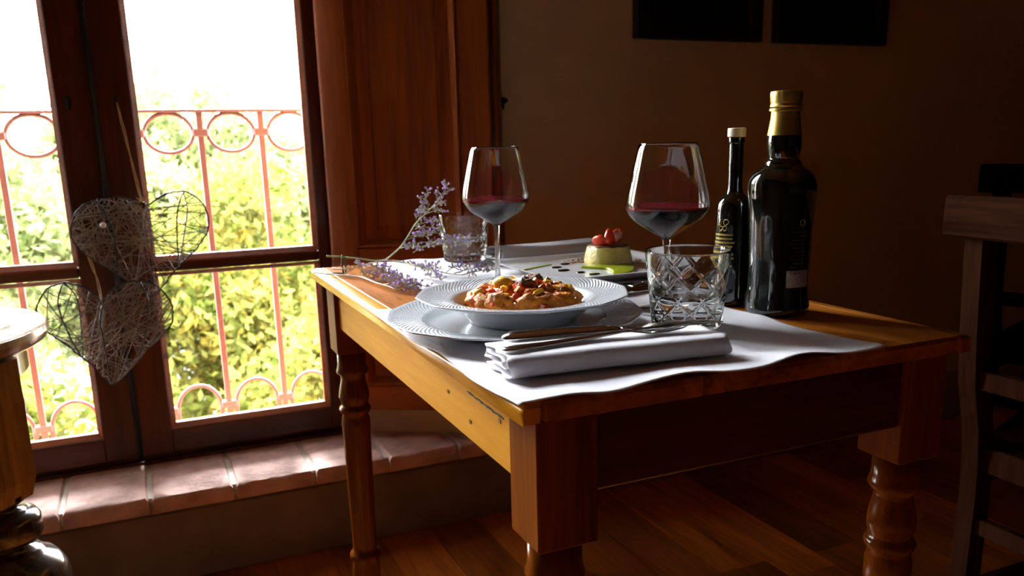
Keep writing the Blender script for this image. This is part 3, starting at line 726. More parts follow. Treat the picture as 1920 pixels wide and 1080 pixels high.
# stew ---------------------------------------------------------------
M['sauce'] = plain('red_stew_sauce', (.60, .13, .012), .35, coat=.2, var=.45, vscale=70, bump=.6, bscale=220)
M['meat'] = plain('stewed_meat', (.56, .17, .014), .5, coat=0, var=.45, vscale=90, bump=.8, bscale=260, spec=.18)
M['meat_dark'] = plain('browned_meat', (.15, .05, .015), .5, coat=.15, var=.5, vscale=90, bump=.8, bscale=260, spec=.3)
M['pepper_y'] = plain('yellow_pepper', (.86, .50, .02), .35, coat=.2, var=.15, vscale=50)
M['pepper_r'] = plain('red_pepper', (.74, .065, .008), .35, coat=.2, var=.2, vscale=50)
M['onion'] = plain('cooked_onion', (.78, .48, .15), .45, coat=.1, var=.2, vscale=50)
zf = lambda r_: pz+.0075+.031*max(0, 1-(r_/.083)**2)**.8
sm = MB(); rings = []
for j in range(15):
    r_ = .0005+.0705*j/14; ring = []
    for i in range(60):
        th = 2*PI*i/60; rr = r_*(1+.03*math.sin(3*th))
        x, y = rr*math.cos(th), rr*math.sin(th)
        zz = zf(r_)-.006+.005*noise.noise(Vector((x*70, y*70, 1.)))
        if j >= 12: zz = max(zz, pz+.0135+(j-12)*.0012) if j < 14 else pz+.0145
        ring.append((x, y, zz-pz))
    rings.append(ring)
sm.loft(rings, True)
so = sm.build('stew_sauce', M['sauce'], None, smooth=True, loc=(PA[0], PA[1], pz)); tag(so, 'orange red stew sauce filling the well of the pasta plate', 'sauce', kind='stuff')
def clock(x, y):
    h2 = int(round(((math.atan2(x, y)) % (2*PI))/(2*PI)*24)) % 24; hr = (h2//2) or 12
    nm = ('twelve one two three four five six seven eight nine ten eleven'.split())[hr % 12]
    r_ = math.hypot(x, y); ring = 'rim' if r_ > .050 else 'halfway ring' if r_ > .026 else 'centre'
    return ('half past ' if h2 % 2 else '')+nm+(" o'clock" if not h2 % 2 else '')+', '+ring
def place(o, x, y, dz=0, e=None):
    r_ = math.hypot(x, y); o.location = (PA[0]+x, PA[1]+y, zf(r_)+dz)
    o.rotation_euler = e or (random.uniform(-.5, .5), random.uniform(-.5, .5), random.uniform(0, 6.3))
def like(src, name, label, cat, grp):
    o = src.copy(); o.name = name; COL.objects.link(o); return tag(o, label, cat, grp)
protos = {}
for k_ in range(4): protos['m', k_] = sphere_bm(.0118, 3, (1.3, .95, .80), .42, 1.9, 11+k_*3)
for k_ in range(2): protos['d', k_] = sphere_bm(.0120, 3, (1.4, .85, .75), .42, 2.2, 31+k_*3)
mm_ = {k_: v.build('meat_chunk', M['meat'] if k_[0] == 'm' else M['meat_dark'], None, smooth=True) for k_, v in protos.items()}
used = set()
def chunk(k_, x, y, s, label, grp, dz=0):
    src = mm_[k_]
    if k_ in used: o = like(src, 'meat_chunk', label, 'meat', grp)
    else: o = tag(src, label, 'meat', grp); used.add(k_)
    x *= .88; y *= .88
    place(o, x, y, dz); o.scale = (s, s, s)
    if grp: o['label'] = 'orange brown meat chunk in the stew at '+clock(x/.88, y/.88)+', napkin at six'
rr_ = random.Random(5)
spots = [(-.058, -.012), (-.043, -.038), (-.018, -.056), (.012, -.060), (.040, -.048), (.060, -.020), (.066, .010), (.048, .034), (.020, .052), (-.014, .056), (-.042, .040), (-.062, .014), (-.030, -.008), (.0, -.030), (.028, -.022), (.034, .008), (-.008, .018), (-.030, .026), (.010, .034)]
for i, (x, y) in enumerate(spots):
    chunk(('m', i % 4), x, y, rr_.uniform(1.0, 1.5), 'orange brown chunk of stewed meat in the pasta plate', 'meat chunks in the stew', -.003)
chunk(('m', 1), .047, -.030, 1.35, 'largest round chunk of meat at the right front of the stew', None, .001)
chunk(('d', 0), -.002, -.008, 1.25, 'dark browned piece of meat in the middle of the stew', None, .004)
chunk(('d', 1), .020, .012, 1.0, 'dark browned strip of meat near the top of the stew', None, .006)
def dice(name, mat, s):
    m_ = MB().box(-s, s, -s*.8, s*.8, -s*.45, s*.45, s*.22)
    m_.v = [(x+.0015*math.sin(y*300), y, z+.0014*math.sin(x*260+1)) for x, y, z in m_.v]
    return m_.build(name, mat, None, auto=50)
def scatter(src, name, label, cat, grp, n_, seed, dz, rmax=.064, front=0):
    q = random.Random(seed); seen = set()
    for i in range(n_):
        o = tag(src, label, cat, grp) if i == 0 else like(src, name, label, cat, grp)
        for _ in range(60):
            r_ = rmax*math.sqrt(q.random()); th = q.uniform(0, 6.3)
            x, y = r_*math.cos(th), r_*math.sin(th)-front
            if clock(x, y) not in seen: break
        seen.add(clock(x, y))
        place(o, x, y, dz, (q.uniform(-.7, .7), q.uniform(-.7, .7), q.uniform(0, 6.3))); s = q.uniform(.7, 1.2); o.scale = (s, s, s)
        o['label'] = label.replace(' on the stew', '')+' at '+clock(x, y)+' of the stew'
def bits(name, label, mat, n_, seed):
    q = random.Random(seed); m_ = MB()
    for i in range(n_):
        r_ = .067*math.sqrt(q.random()); th = q.uniform(0, 6.3); x, y = r_*math.cos(th), r_*math.sin(th)-.003; s = q.uniform(.0012, .0032)
        b2 = MB().box(-s*1.4, s*1.4, -s, s, -s*.7, s*.7); b2.xf(Matrix.Translation((x, y, zf(math.hypot(x, y))-pz+q.uniform(.004, .0095))) @ Matrix.Rotation(q.uniform(0, 6), 4, (q.random(), q.random(), q.random()+.1)))
        m_.add(b2.v, b2.f)
    tag(m_.build(name, mat, None, loc=(PA[0], PA[1], pz)), label, 'vegetables', kind='stuff')
scatter(dice('yellow_pepper_piece', M['pepper_y'], .0075), 'yellow_pepper_piece', 'yellow pepper piece on the stew', 'pepper', 'yellow pepper pieces in the stew', 17, 3, .0075, .060, .004)
scatter(dice('red_pepper_piece', M['pepper_r'], .0068), 'red_pepper_piece', 'red pepper piece on the stew', 'pepper', 'red pepper pieces in the stew', 14, 8, .0065, .062, .004)
on = MB(); pts = [(.013*math.cos(a), .013*math.sin(a), 0) for a in np.linspace(-.9, .9, 9)]
on.loft([[(x, y, -.0028), (x*1.12, y*1.12, -.0024), (x*1.12, y*1.12, .0024), (x, y, .0028)] for x, y, z in pts], True, True)
scatter(on.build('onion_slice', M['onion'], None, auto=50), 'onion_slice', 'cooked onion slice on the stew', 'onion', 'onion slices in the stew', 13, 21, .006, .063, .004)
bits('minced_vegetables', 'tiny orange red bits of vegetable all over the stew', M['pepper_r'], 45, 77)
bits('minced_onion', 'tiny pale bits of onion all over the stew', M['onion'], 60, 78)
big_y = sphere_bm(.0115, 3, (1.15, .9, .8), .12, 1.3, 51).build('yellow_pepper_piece', M['pepper_y'], None, smooth=True)
tag(big_y, 'largest round yellow pepper piece on the upper left of the stew', 'pepper'); place(big_y, -.024, .002, .008)

# ------------------------------------------------------------------ cutlery (local: handle end at -x, working end at +x)
def sect(rows):                                  # rows of (x, yc, half width, z centre, half thickness)
    rings = []
    for x, yc, hw, zc, ht in rows:
        rings.append([(x, yc+hw*math.cos(a), zc+ht*math.sin(a)) for a in np.linspace(0, 2*PI, 13)[:-1]])
    return MB().loft(rings, True, True)
def knife(label, loc, rz, ry=0):
    t = thing('table_knife', label, 'knife', loc, rz); t.rotation_euler = (0, ry, rz)
    sect([(-.118, 0, .001, 0, .001), (-.116, 0, .0065, 0, .0025), (-.108, 0, .0105, 0, .0058), (-.085, 0, .0098, 0, .0060), (-.045, 0, .0082, 0, .0056), (-.012, 0, .0068, 0, .0046), (.0, 0, .0060, 0, .0036), (.006, 0, .0056, 0, .0022)]).build('handle', M['steel'], t, smooth=True)
    sect([(.005, 0, .005, 0, .0019), (.012, .001, .0095, 0, .0012), (.03, .0015, .0112, 0, .0010), (.075, .0012, .0114, 0, .0008), (.10, .0005, .0100, 0, .0007), (.114, -.002, .0055, 0, .0005), (.119, -.005, .001, 0, .0004)]).build('blade', M['steel'], t, smooth=True)
    return t
def fork(label, loc, rz, ry=0):
    t = thing('table_fork', label, 'fork', loc, rz); t.rotation_euler = (0, ry, rz)
    sect([(-.105, 0, .001, .001, .001), (-.103, 0, .0065, .001, .0018), (-.092, 0, .0095, .001, .0022), (-.06, 0, .0062, .001, .0022), (-.01, 0, .0032, .002, .0022), (.025, 0, .0030, .004, .0020), (.035, 0, .0045, .004, .0016)]).build('handle', M['steel'], t, smooth=True)
    sect([(.034, 0, .0044, .004, .0016), (.042, 0, .0095, .0028, .0013), (.052, 0, .0120, .0012, .0012), (.058, 0, .0118, .0010, .0011)]).build('neck', M['steel'], t, smooth=True)
    for q in range(4):
        yc = -.0096+.0064*q
        sect([(.056, yc, .0021, .001, .0011), (.075, yc, .0018, .0004, .0010), (.094, yc*.95, .0014, .0020, .0009), (.103, yc*.92, .0006, .0045, .0006)]).build('tine', M['steel'], t, smooth=True)
    return t
kn_ = knife('polished steel knife lying on the rolled napkin with its blade to the right', (.150, .0975, H+.0325), -.17); kn_.rotation_euler.x = .03
fork('steel fork beside the knife on the rolled napkin', (.126, .0875, H+.0275), .0)
fork('steel fork on the cloth in front of the square plate', (.440, .447, H+.0050), PI+.03)
knife('steel knife beside the fork in front of the square plate', (.452, .416, H+.0050), .05)

# ------------------------------------------------------------------ glasses
gp = [(.0345, .2115), (.0403, .1872), (.0462, .1607), (.0484, .1490), (.0489, .1430), (.0480, .1372), (.0440, .1300), (.0370, .1225), (.0281, .1165), (.0190, .1112), (.0110, .1068), (.0070, .1043), (.0052, .1015), (.0042, .0960), (.0037, .085), (.0036, .05), (.0038, .02), (.0052, .010), (.0100, .0055), (.020, .0032), (.032, .0020), (.0370, .0014), (.0376, .0008), (.0370, .0), (.0002, .0)]
inn = [(.0002, .1085), (.006, .1090), (.0110, .1104), (.0180, .1140), (.0272, .1188), (.0360, .1244), (.0428, .1312), (.0469, .1379), (.0478, .1430), (.0474, .1490), (.0452, .1607), (.0393, .1872), (.0336, .2112), (.0339, .2118)]
def spl_prof(pr, n_=4):
    p = spline([(a, 0, b_) for a, b_ in pr], n_); return [(max(q.x, .0002), q.z) for q in p]
def wine_glass(label, x, y):
    t = thing('wine_glass', label, 'wine glass', (x, y, H+.0026), 0, None)
    up_ = lambda z: .218+1.08*(z-.218) if z > .09 else z*(.218+1.08*(.09-.218))/.09
    big_ = lambda pr: [(max(.0002, r_*1.08), up_(z)) for r_, z in pr]
    MB().lathe(big_(spl_prof(inn, 3)+spl_prof(gp[:19], 3)+gp[19:]), 64).build('glass_body', M['glass'], t, smooth=True)
    ip = big_(spl_prof(inn, 4)); zs = .1345
    wp = [(r_+.0003, z-.0002) for r_, z in ip if z < zs-.0032]
    rl = np.interp(zs-.003, [z for _, z in ip[:45]], [r_ for r_, _ in ip[:45]])+.0003
    rs = np.interp(zs, [z for _, z in ip[:45]], [r_ for r_, _ in ip[:45]])
    wp += [(rl, zs-.0030), (.0002, zs-.0030)]
    rim_ = [(rl-.004, zs-.0029), (rl, zs-.0029), (rs+.0003, zs-.0002), (rs-.0006, zs-.0004), (rs-.002, zs-.0008), (rs-.006, zs-.0010), (.0002, zs-.0010)]
    MB().lathe(rim_, 64).build('wine_rim', M['wine_rim'], t, smooth=True)
    MB().lathe(wp, 64).build('red_wine', M['wine'], t, smooth=True)
    return t
wine_glass('stemmed glass of red wine beside the bottles and behind the front tumbler', .334, .279)
wine_glass('stemmed glass of red wine behind the pasta plate, near the shutter', .229, .592)
def tumbler(label, x, y, sc=1.0, rz=0.0, wl=.040):
    t = thing('water_tumbler', label, 'tumbler', (x, y, H+.0022), rz, None); t.scale = (sc, sc, sc)
    n_, nz = 200, 72; hgt = .090; rings = []
    for j in range(nz+1):
        z = hgt*j/nz; base = .0408+(.0502-.0408)*(z/hgt)**1.0
        if z < .004: base -= .003*(1-z/.004)**2
        ring = []
        for i in range(n_):
            th = 2*PI*i/n_; d = 0
            if .004 < z < .078:
                k_ = 10; px_ = th*k_/(2*PI); pz_ = (z-.006)/.0285
                u_ = px_+pz_; w_ = px_-pz_
                du = abs(u_-round(u_)); dw = abs(w_-round(w_))
                g_ = max(0, 1-min(du, dw)/.085)
                fade = min(1, (z-.004)/.004)*min(1, max(0, (.078-z)/.010))
                d = -.0011*g_*fade
            ring.append(((base+d)*math.cos(th), (base+d)*math.sin(th), z))
        rings.append(ring)
    ro = [[((r_)*math.cos(2*PI*i/n_), (r_)*math.sin(2*PI*i/n_), z) for i in range(n_)] for r_, z in ((.0500, .0909), (.0492, .0912), (.0484, .0907), (.0478, .088), (.0462, .070), (.0440, .050), (.0418, .030), (.0400, .016), (.0380, .0120), (.030, .0105), (.0003, .0100))]
    bt = [[(.0003*math.cos(2*PI*i/n_), .0003*math.sin(2*PI*i/n_), .0012) for i in range(n_)], [(.030*math.cos(2*PI*i/n_), .030*math.sin(2*PI*i/n_), .0012) for i in range(n_)], [(.034*math.cos(2*PI*i/n_), .034*math.sin(2*PI*i/n_), 0) for i in range(n_)]]
    MB().loft(bt+rings+ro, False, False).build('glass_body', M['glass'], t, auto=35)
    rz_ = lambda z: np.interp(z, [.0100, .012, .016, .030, .050, .070], [.036, .0380, .0400, .0418, .0440, .0462])
    MB().lathe([(.0003, .0098), (.030, .0103), (.0381, .0119), (.0402, .0158), (.0420, .030), (rz_(wl)+.0003, wl), (rz_(wl)-.001, wl-.0006), (.0003, wl-.0006)], 64).build('water', M['water'], t, smooth=True)
    return t
tumbler('cut glass water tumbler at the front edge beside the knife tip', .3038, .1897, 1.0, .1)
tumbler('cut glass water tumbler behind the lavender sprigs at the rear edge', .285, .890, .985, .35, .044)

# ------------------------------------------------------------------ bottles
def add_label(name, parent, mat, rfun, z0, z1, a0, a1, off=.0004, nu=16, nv=6):
    v = []
    for j in range(nv+1):
        z = z0+(z1-z0)*j/nv; r_ = rfun(z)+off
        v += [(r_*math.cos(a0+(a1-a0)*i/nu), r_*math.sin(a0+(a1-a0)*i/nu), z) for i in range(nu+1)]
    m_ = MB(); m_.add(v, [(j*(nu+1)+i, j*(nu+1)+i+1, (j+1)*(nu+1)+i+1, (j+1)*(nu+1)+i) for j in range(nv) for i in range(nu)])
    o = m_.build(name, mat, parent, smooth=True); uvl = o.data.uv_layers.new(name='UVMap')
    for lp in o.data.loops:
        i = lp.vertex_index % (nu+1); j = lp.vertex_index//(nu+1); uvl.data[lp.index].uv = (i/nu, j/nv)
    return o
def print_mat(name, ink, ground, lines, fill=.5, rough=.35, metal=0.0, clear=False):
    m, n, b = newmat(name); uv = N(n, 'ShaderNodeUVMap'); sp = N(n, 'ShaderNodeSeparateXYZ'); n.links.new(uv.outputs[0], sp.inputs[0])
    def mt(op, a, bb=None):
        x = N(n, 'ShaderNodeMath', operation=op)
        for i, q in enumerate((a, bb)):
            if q is None: continue
            if isinstance(q, (int, float)): x.inputs[i].default_value = q
            else: n.links.new(q, x.inputs[i])
        return x.outputs[0]
    row = mt('MULTIPLY', sp.outputs['Y'], lines); fr_ = mt('FRACT', row); fl_ = mt('FLOOR', row)
    line = mt('LESS_THAN', mt('ABSOLUTE', mt('SUBTRACT', fr_, .5)), .24)
    cx = N(n, 'ShaderNodeCombineXYZ'); n.links.new(mt('MULTIPLY', sp.outputs['X'], 34), cx.inputs[0]); n.links.new(mt('MULTIPLY', row, 3.0), cx.inputs[1])
    ns = N(n, 'ShaderNodeTexNoise'); ns.inputs['Scale'].default_value = 1.0; ns.inputs['Detail'].default_value = 2; n.links.new(cx.outputs[0], ns.inputs['Vector'])
    wn = N(n, 'ShaderNodeTexWhiteNoise', noise_dimensions='1D'); n.links.new(fl_, wn.inputs['W'])
    half = mt('MULTIPLY_ADD', wn.outputs['Value'], .22); half.node.inputs[2].default_value = .27
    wid = mt('LESS_THAN', mt('ABSOLUTE', mt('SUBTRACT', sp.outputs['X'], .5)), half)
    k_ = mt('MULTIPLY', mt('MULTIPLY', line, mt('GREATER_THAN', ns.outputs['Fac'], fill)), wid)
    mx = N(n, 'ShaderNodeMix', data_type='RGBA'); n.links.new(k_, mx.inputs[0]); mx.inputs[6].default_value = (*ground, 1); mx.inputs[7].default_value = (*ink, 1)
    n.links.new(mx.outputs[2], b.inputs['Base Color']); b.inputs['Roughness'].default_value = rough; b.inputs['Coat Weight'].default_value = .3
    return m
M['gold_print'] = print_mat('gold_small_print', (.55, .40, .07), (.004, .005, .003), 9, .44, .12)
M['dim_print'] = print_mat('dim_small_print', (.10, .065, .03), (.004, .005, .003), 10, .46, .08)
M['paper_print'] = print_mat('white_label_print', (.06, .05, .05), (.62, .57, .55), 7, .55, .6)
M['grey_label'] = plain('grey_label', (.055, .06, .075), .35)
M['gold_ink'] = plain('gold_ink', (.55, .40, .07), .35)
def curl(a, r_c, zc, s, mir=1):
    pts = []
    for q in range(30):
        th = -PI*.6+q/29*PI*2.1; rr = s*(1-.35*q/29)
        pts.append((a+mir*(rr*math.cos(th))/r_c, zc+rr*math.sin(th)))
    return pts
def bottle(name, label, cat, x, y, bod, closers, seg=64):
    t = thing(name, label, cat, (x, y, H+.0004))
    bp_ = [(.0003, .002)]+spl_prof(bod, 4)+[(.0003, bod[-1][1])]
    MB().lathe(bp_, seg).build('glass_body', M['bottle'], t, smooth=True)
    for nm, mt_, pr, rf in closers: MB().lathe([(.0003, pr[0][1])]+pr+[(.0003, pr[-1][1])], 96 if rf else 48, (0, 0, 0), rf).build(nm, mt_, t, auto=30)
    rb = lambda z: float(np.interp(z, [p[1] for p in bod], [p[0] for p in bod]))
    return t, rb
bx, by = .4525, .2045
big = [(.0370, .0), (.0392, .0025), (.0400, .007), (.0392, .015), (.0382, .024), (.0372, .040), (.0370, .0535), (.0374, .075), (.0382, .102), (.0398, .130), (.0413, .152), (.0412, .160), (.0405, .1655), (.0385, .1705), (.0352, .1752), (.0300, .1800), (.0245, .1835), (.0222, .1865), (.0212, .1895), (.0184, .1925), (.0186, .1945), (.0202, .203), (.0208, .2115), (.0204, .2210)]
ridge = lambda th, j: 1+(.018*(math.sin(th*48) > 0) if 5 <= j <= 8 else 0)
tb_, rb_ = bottle('oil_bottle', 'large dark bottle with gold cap and neck foil and a small white label', 'bottle', bx, by, big,
  [('neck_foil', M['gold'], [(.0206, .2205), (.0202, .2225), (.0188, .232), (.0174, .241), (.0171, .2465), (.0171, .2490)], None),
   ('tamper_ring', M['gold'], [(.0175, .2485), (.0194, .2490), (.0196, .2505), (.0194, .2520), (.0178, .2524)], None),
   ('screw_cap', M['gold'], [(.0186, .2535), (.0190, .2545), (.0180, .2580), (.0187, .2605), (.0182, .2630), (.0187, .2650), (.0187, .2690), (.0184, .2715), (.0176, .2725)], ridge)])
va = math.atan2(-.6236-by, -.2766-bx)             # direction from the bottle to the viewer
add_label('gold_printing', tb_, M['dim_print'], rb_, .060, .108, va+.30, va+1.05)
lab = add_label('paper_label', tb_, M['paper_print'], rb_, .0375, .0585, va+.27, va+1.18, .0005)
def wrap_text(txt, size, parent, rfun, a_c, zc, mat, off=.0009):
    cu = bpy.data.curves.new('lettering', 'FONT'); cu.body = txt; cu.size = size; cu.align_x = 'CENTER'; cu.align_y = 'CENTER'
    to = bpy.data.objects.new('lettering', cu); COL.objects.link(to)
    dg = bpy.context.evaluated_depsgraph_get(); me = bpy.data.meshes.new_from_object(to.evaluated_get(dg)); bpy.data.objects.remove(to)
    for v in me.vertices:
        z = zc+v.co.y; r_ = rfun(z)+off; a = a_c+v.co.x/r_
        v.co = (r_*math.cos(a), r_*math.sin(a), z)
    me.materials.clear(); me.materials.append(mat)
    o = bpy.data.objects.new('lettering', me); COL.objects.link(o); o.parent = parent; return o
wrap_text('0,50 l\u212e', .0058, tb_, rb_, va+.58, .0555, M['black_frame'])
cpts = curl(va+.70, .039, .117, .0042)
MB().tube([((rb_(z)+.0006)*math.cos(a), (rb_(z)+.0006)*math.sin(a), z) for a, z in cpts], .0005, 4).build('printed_emblem', M['gold_ink'], tb_)
sx_, sy_ = .4395, .2790
small = [(.0215, .0), (.0230, .002), (.0236, .006), (.0236, .03), (.0236, .09), (.0234, .120), (.0228, .130), (.0212, .1365), (.0182, .1412), (.0140, .1452), (.0108, .1490), (.0097, .1535), (.0094, .165), (.0094, .205), (.0095, .2115), (.0103, .2130), (.0104, .2195)]
ts_, rs_ = bottle('oil_bottle', 'slim dark bottle with pale stopper and gold printing', 'bottle', sx_, sy_, small,
  [('stopper', M['wood_cork'], [(.0108, .2200), (.0116, .2206), (.0117, .2225), (.0117, .2290), (.0113, .2308), (.0100, .2314)], None)])
va2 = math.atan2(-.6236-sy_, -.2766-sx_)
add_label('gold_printing', ts_, M['gold_print'], rs_, .052, .098, va2-1.35, va2+.12)
add_label('grey_label', ts_, M['grey_label'], rs_, .024, .045, va2-.75, va2+.12)
em = MB()
for dc, mir, zc, s in ((-.86, 1, .112, .0042), (-.40, -1, .112, .0042), (-.72, -1, .104, .0034), (-.50, 1, .104, .0034)):
    em.tube([((rs_(z)+.0005)*math.cos(a), (rs_(z)+.0005)*math.sin(a), z) for a, z in curl(va2+dc, .0236, zc, s, mir)], .00045, 4)
em.build('printed_emblem', M['gold_ink'], ts_)

# ------------------------------------------------------------------ square plate and starter
SQ = (.412, .602)
def rrect(hx, hy, r_, z, n_=6):
    pts = []
    for cx_, cy_, a0 in ((hx-r_, hy-r_, 0), (-hx+r_, hy-r_, PI/2), (-hx+r_, -hy+r_, PI), (hx-r_, -hy+r_, 1.5*PI)):
        pts += [(cx_+r_*math.cos(a0+PI/2*q/n_), cy_+r_*math.sin(a0+PI/2*q/n_), z) for q in range(n_+1)]
    return pts
a_, b_ = .140, .131
sq = MB().loft([rrect(a_-.045, b_-.045, .02, .0), rrect(a_-.040, b_-.040, .02, .0), rrect(a_-.020, b_-.020, .018, .008), rrect(a_-.001, b_-.001, .016, .0165), rrect(a_, b_, .016, .0180), rrect(a_-.002, b_-.002, .015, .0186), rrect(a_-.008, b_-.008, .014, .0160), rrect(a_-.015, b_-.015, .014, .0115), rrect(a_-.024, b_-.024, .014, .0104)], True, True)
sqo = sq.build('square_plate', M['plain_porcelain'], None, auto=40, loc=(SQ[0], SQ[1], H+.0028)); tag(sqo, 'square white plate holding a flan with green sauce', 'plate')
zq = H+.0028+.0105
M['flan'] = plain('vegetable_flan', (.66, .52, .16), .5, coat=.2, var=.2, vscale=60, bump=.5, bscale=180)
M['flan_top'] = plain('browned_flan_top', (.16, .075, .02), .4, coat=.3, var=.5, vscale=70, bump=.6)
M['pesto'] = plain('green_sauce', (.34, .40, .012), .3, coat=.6, var=.25, vscale=60, bump=.3, bscale=120)
M['balsamic'] = plain('dark_vinegar_glaze', (.006, .004, .004), .12, coat=.8)
M['straw_r'] = plain('red_strawberry', (.80, .055, .010), .35, coat=.2, var=.15, vscale=80, bump=.3, bscale=300)
M['straw_w'] = plain('pale_strawberry_flesh', (.78, .50, .40), .4, var=.2, vscale=60)
M['crumb'] = plain('brown_crumbs', (.30, .15, .06), .7, var=.4, vscale=80)
fx, fy = .452, .628
fn = thing('vegetable_flan', 'pale yellow round flan with a browned top on the square plate', 'flan', (fx, fy, zq)); fn.scale = (1.15, 1.15, 1.08)
wob = lambda th, j: 1+.02*math.sin(5*th+1)+.012*math.sin(11*th+j)
MB().lathe([(.0003, 0), (.034, 0), (.0362, .002), (.0358, .006), (.0345, .014), (.0328, .022), (.0312, .0275), (.0295, .029), (.0003, .030)], 64, (0, 0, 0), wob).build('flan_body', M['flan'], fn, smooth=True)
MB().lathe([(.0003, .0302), (.020, .0300), (.0275, .0296), (.0297, .0282), (.0300, .0290), (.0285, .0306), (.018, .0316), (.0003, .0318)], 48, (0, 0, 0), lambda th, j: 1+.03*math.sin(4*th)+.02*math.sin(9*th)).build('browned_top', M['flan_top'], fn, smooth=True)
def berry(label, x, y, z, e, s, cut):
    t = thing('strawberry_piece', label, 'strawberry', (x, y, z)); t.rotation_euler = e
    m_ = sphere_bm(.0125*s, 3, (.95, .55, 1.25), .10, 1.6, int(s*20))
    m_.v = [(p[0]*(1-.35*p[2]/.015), max(p[1], -.0012) if cut else p[1], p[2]) for p in m_.v]
    m_.build('berry_skin', M['straw_r'], t, smooth=True)
    if cut:
        MB().lathe([(.0003, 0), (.0086*s, .0), (.0088*s, .0008), (.0003, .0012)], 24).xf(Matrix.Rotation(PI/2, 4, 'X') @ Matrix.Scale(1.25, 4, (0, 1, 0))).xf(Matrix.Translation((0, -.0011, 0))).build('cut_face', M['straw_w'], t, smooth=True)
zt_ = zq+.0340
berry('red strawberry slice lying at the left on the flan', fx-.020, fy-.004, zt_+.0075, (.9, .5, -.5), 1.0, False)
berry('red strawberry wedge standing in the middle of the flan', fx-.003, fy-.008, zt_+.0115, (-.2, .15, .4), 1.05, False)
berry('halved strawberry with pale cut face at the right on the flan', fx+.016, fy+.002, zt_+.0125, (.15, .55, -.45), .95, True)
def puddle(name, label, cat, pts, h, mat, x, y, kind=None, n_=6):
    p = spline([(a, b__, 0) for a, b__ in pts]+[(pts[0][0], pts[0][1], 0)], n_)[:-1]
    area = sum(p[i].x*p[(i+1) % len(p)].y-p[(i+1) % len(p)].x*p[i].y for i in range(len(p)))
    if area < 0: p = p[::-1]
    nr = []
    for i in range(len(p)):
        tg_ = (p[(i+1) % len(p)]-p[i-1]).normalized(); nr.append(Vector((-tg_.y, tg_.x, 0)))
    rings = [[tuple(q+nr[i]*h*k_+Vector((0, 0, z))) for i, q in enumerate(p)] for k_, z in ((0, 0), (.02, h*.4), (.18, h*.8), (.45, h), (.7, h*1.04))]
    o = MB().loft(rings, True, True).build(name, mat, None, auto=60, loc=(x, y, zq)); return tag(o, label, cat, kind=kind)
puddle('green_sauce', 'thick bright green sauce swept in a crescent in front of the flan', 'sauce', [(-.030, .013), (-.002, .027), (.032, .012), (.047, -.017), (.028, -.062), (-.010, -.095), (-.034, -.099), (-.022, -.076), (-.010, -.055), (-.004, -.030), (-.014, -.012)], .0042, M['pesto'], .415, .590)
puddle('green_sauce', 'thin smear of green sauce at the left of the square plate', 'sauce', [(-.035, -.016), (-.01, -.006), (.028, .012), (.040, .020), (.030, .022), (0, .008), (-.028, -.008)], .0012, M['pesto'], .322, .648)
drop = None
dl = ['dark vinegar drop nearest the flan and the crumbs', 'dark vinegar drop next to the thin green smear', 'largest dark vinegar drop in the middle of the plate', 'small dark vinegar drop second from the green crescent', 'dark vinegar drop beside the tip of the green crescent']
for i, (x, y, s) in enumerate(((.385, .662, 1.0), (.354, .634, 1.05), (.348, .597, 1.25), (.362, .562, .8), (.372, .536, 1.1))):
    if drop is None:
        drop = MB().lathe([(.0003, 0), (.0075, 0), (.0080, .0006), (.0068, .0016), (.003, .0022), (.0003, .0023)], 24).build('vinegar_drop', M['balsamic'], None, smooth=True); o = drop
    else:
        o = drop.copy(); o.name = 'vinegar_drop'; COL.objects.link(o)
    o.location = (x, y, zq); o.scale = (s*1.25, s*.95, 1); o.rotation_euler = (0, 0, .3); tag(o, dl[i], 'sauce drop', 'vinegar drops on the square plate')
cm = MB()
q = random.Random(4)
for (cx_, cy_, n_, sp_) in ((.412, .668, 22, .010), (.500, .628, 46, .014), (.425, .690, 14, .010)):
    for i in range(n_):
        x, y = q.gauss(cx_, sp_), q.gauss(cy_, sp_*.5); s = q.uniform(.0008, .0026)
        if x > .520: continue
        b2 = sphere_bm(s, 1, (1, 1, .7), .3, 2, i); b2.v = [(p[0]+x-.45, p[1]+y-.65, p[2]+s*.6) for p in b2.v]; cm.add(b2.v, b2.f)
tag(cm.build('crumbs', M['crumb'], None, loc=(.45, .65, zq)), 'brown crumbs scattered around the flan on the square plate', 'crumbs', kind='stuff')

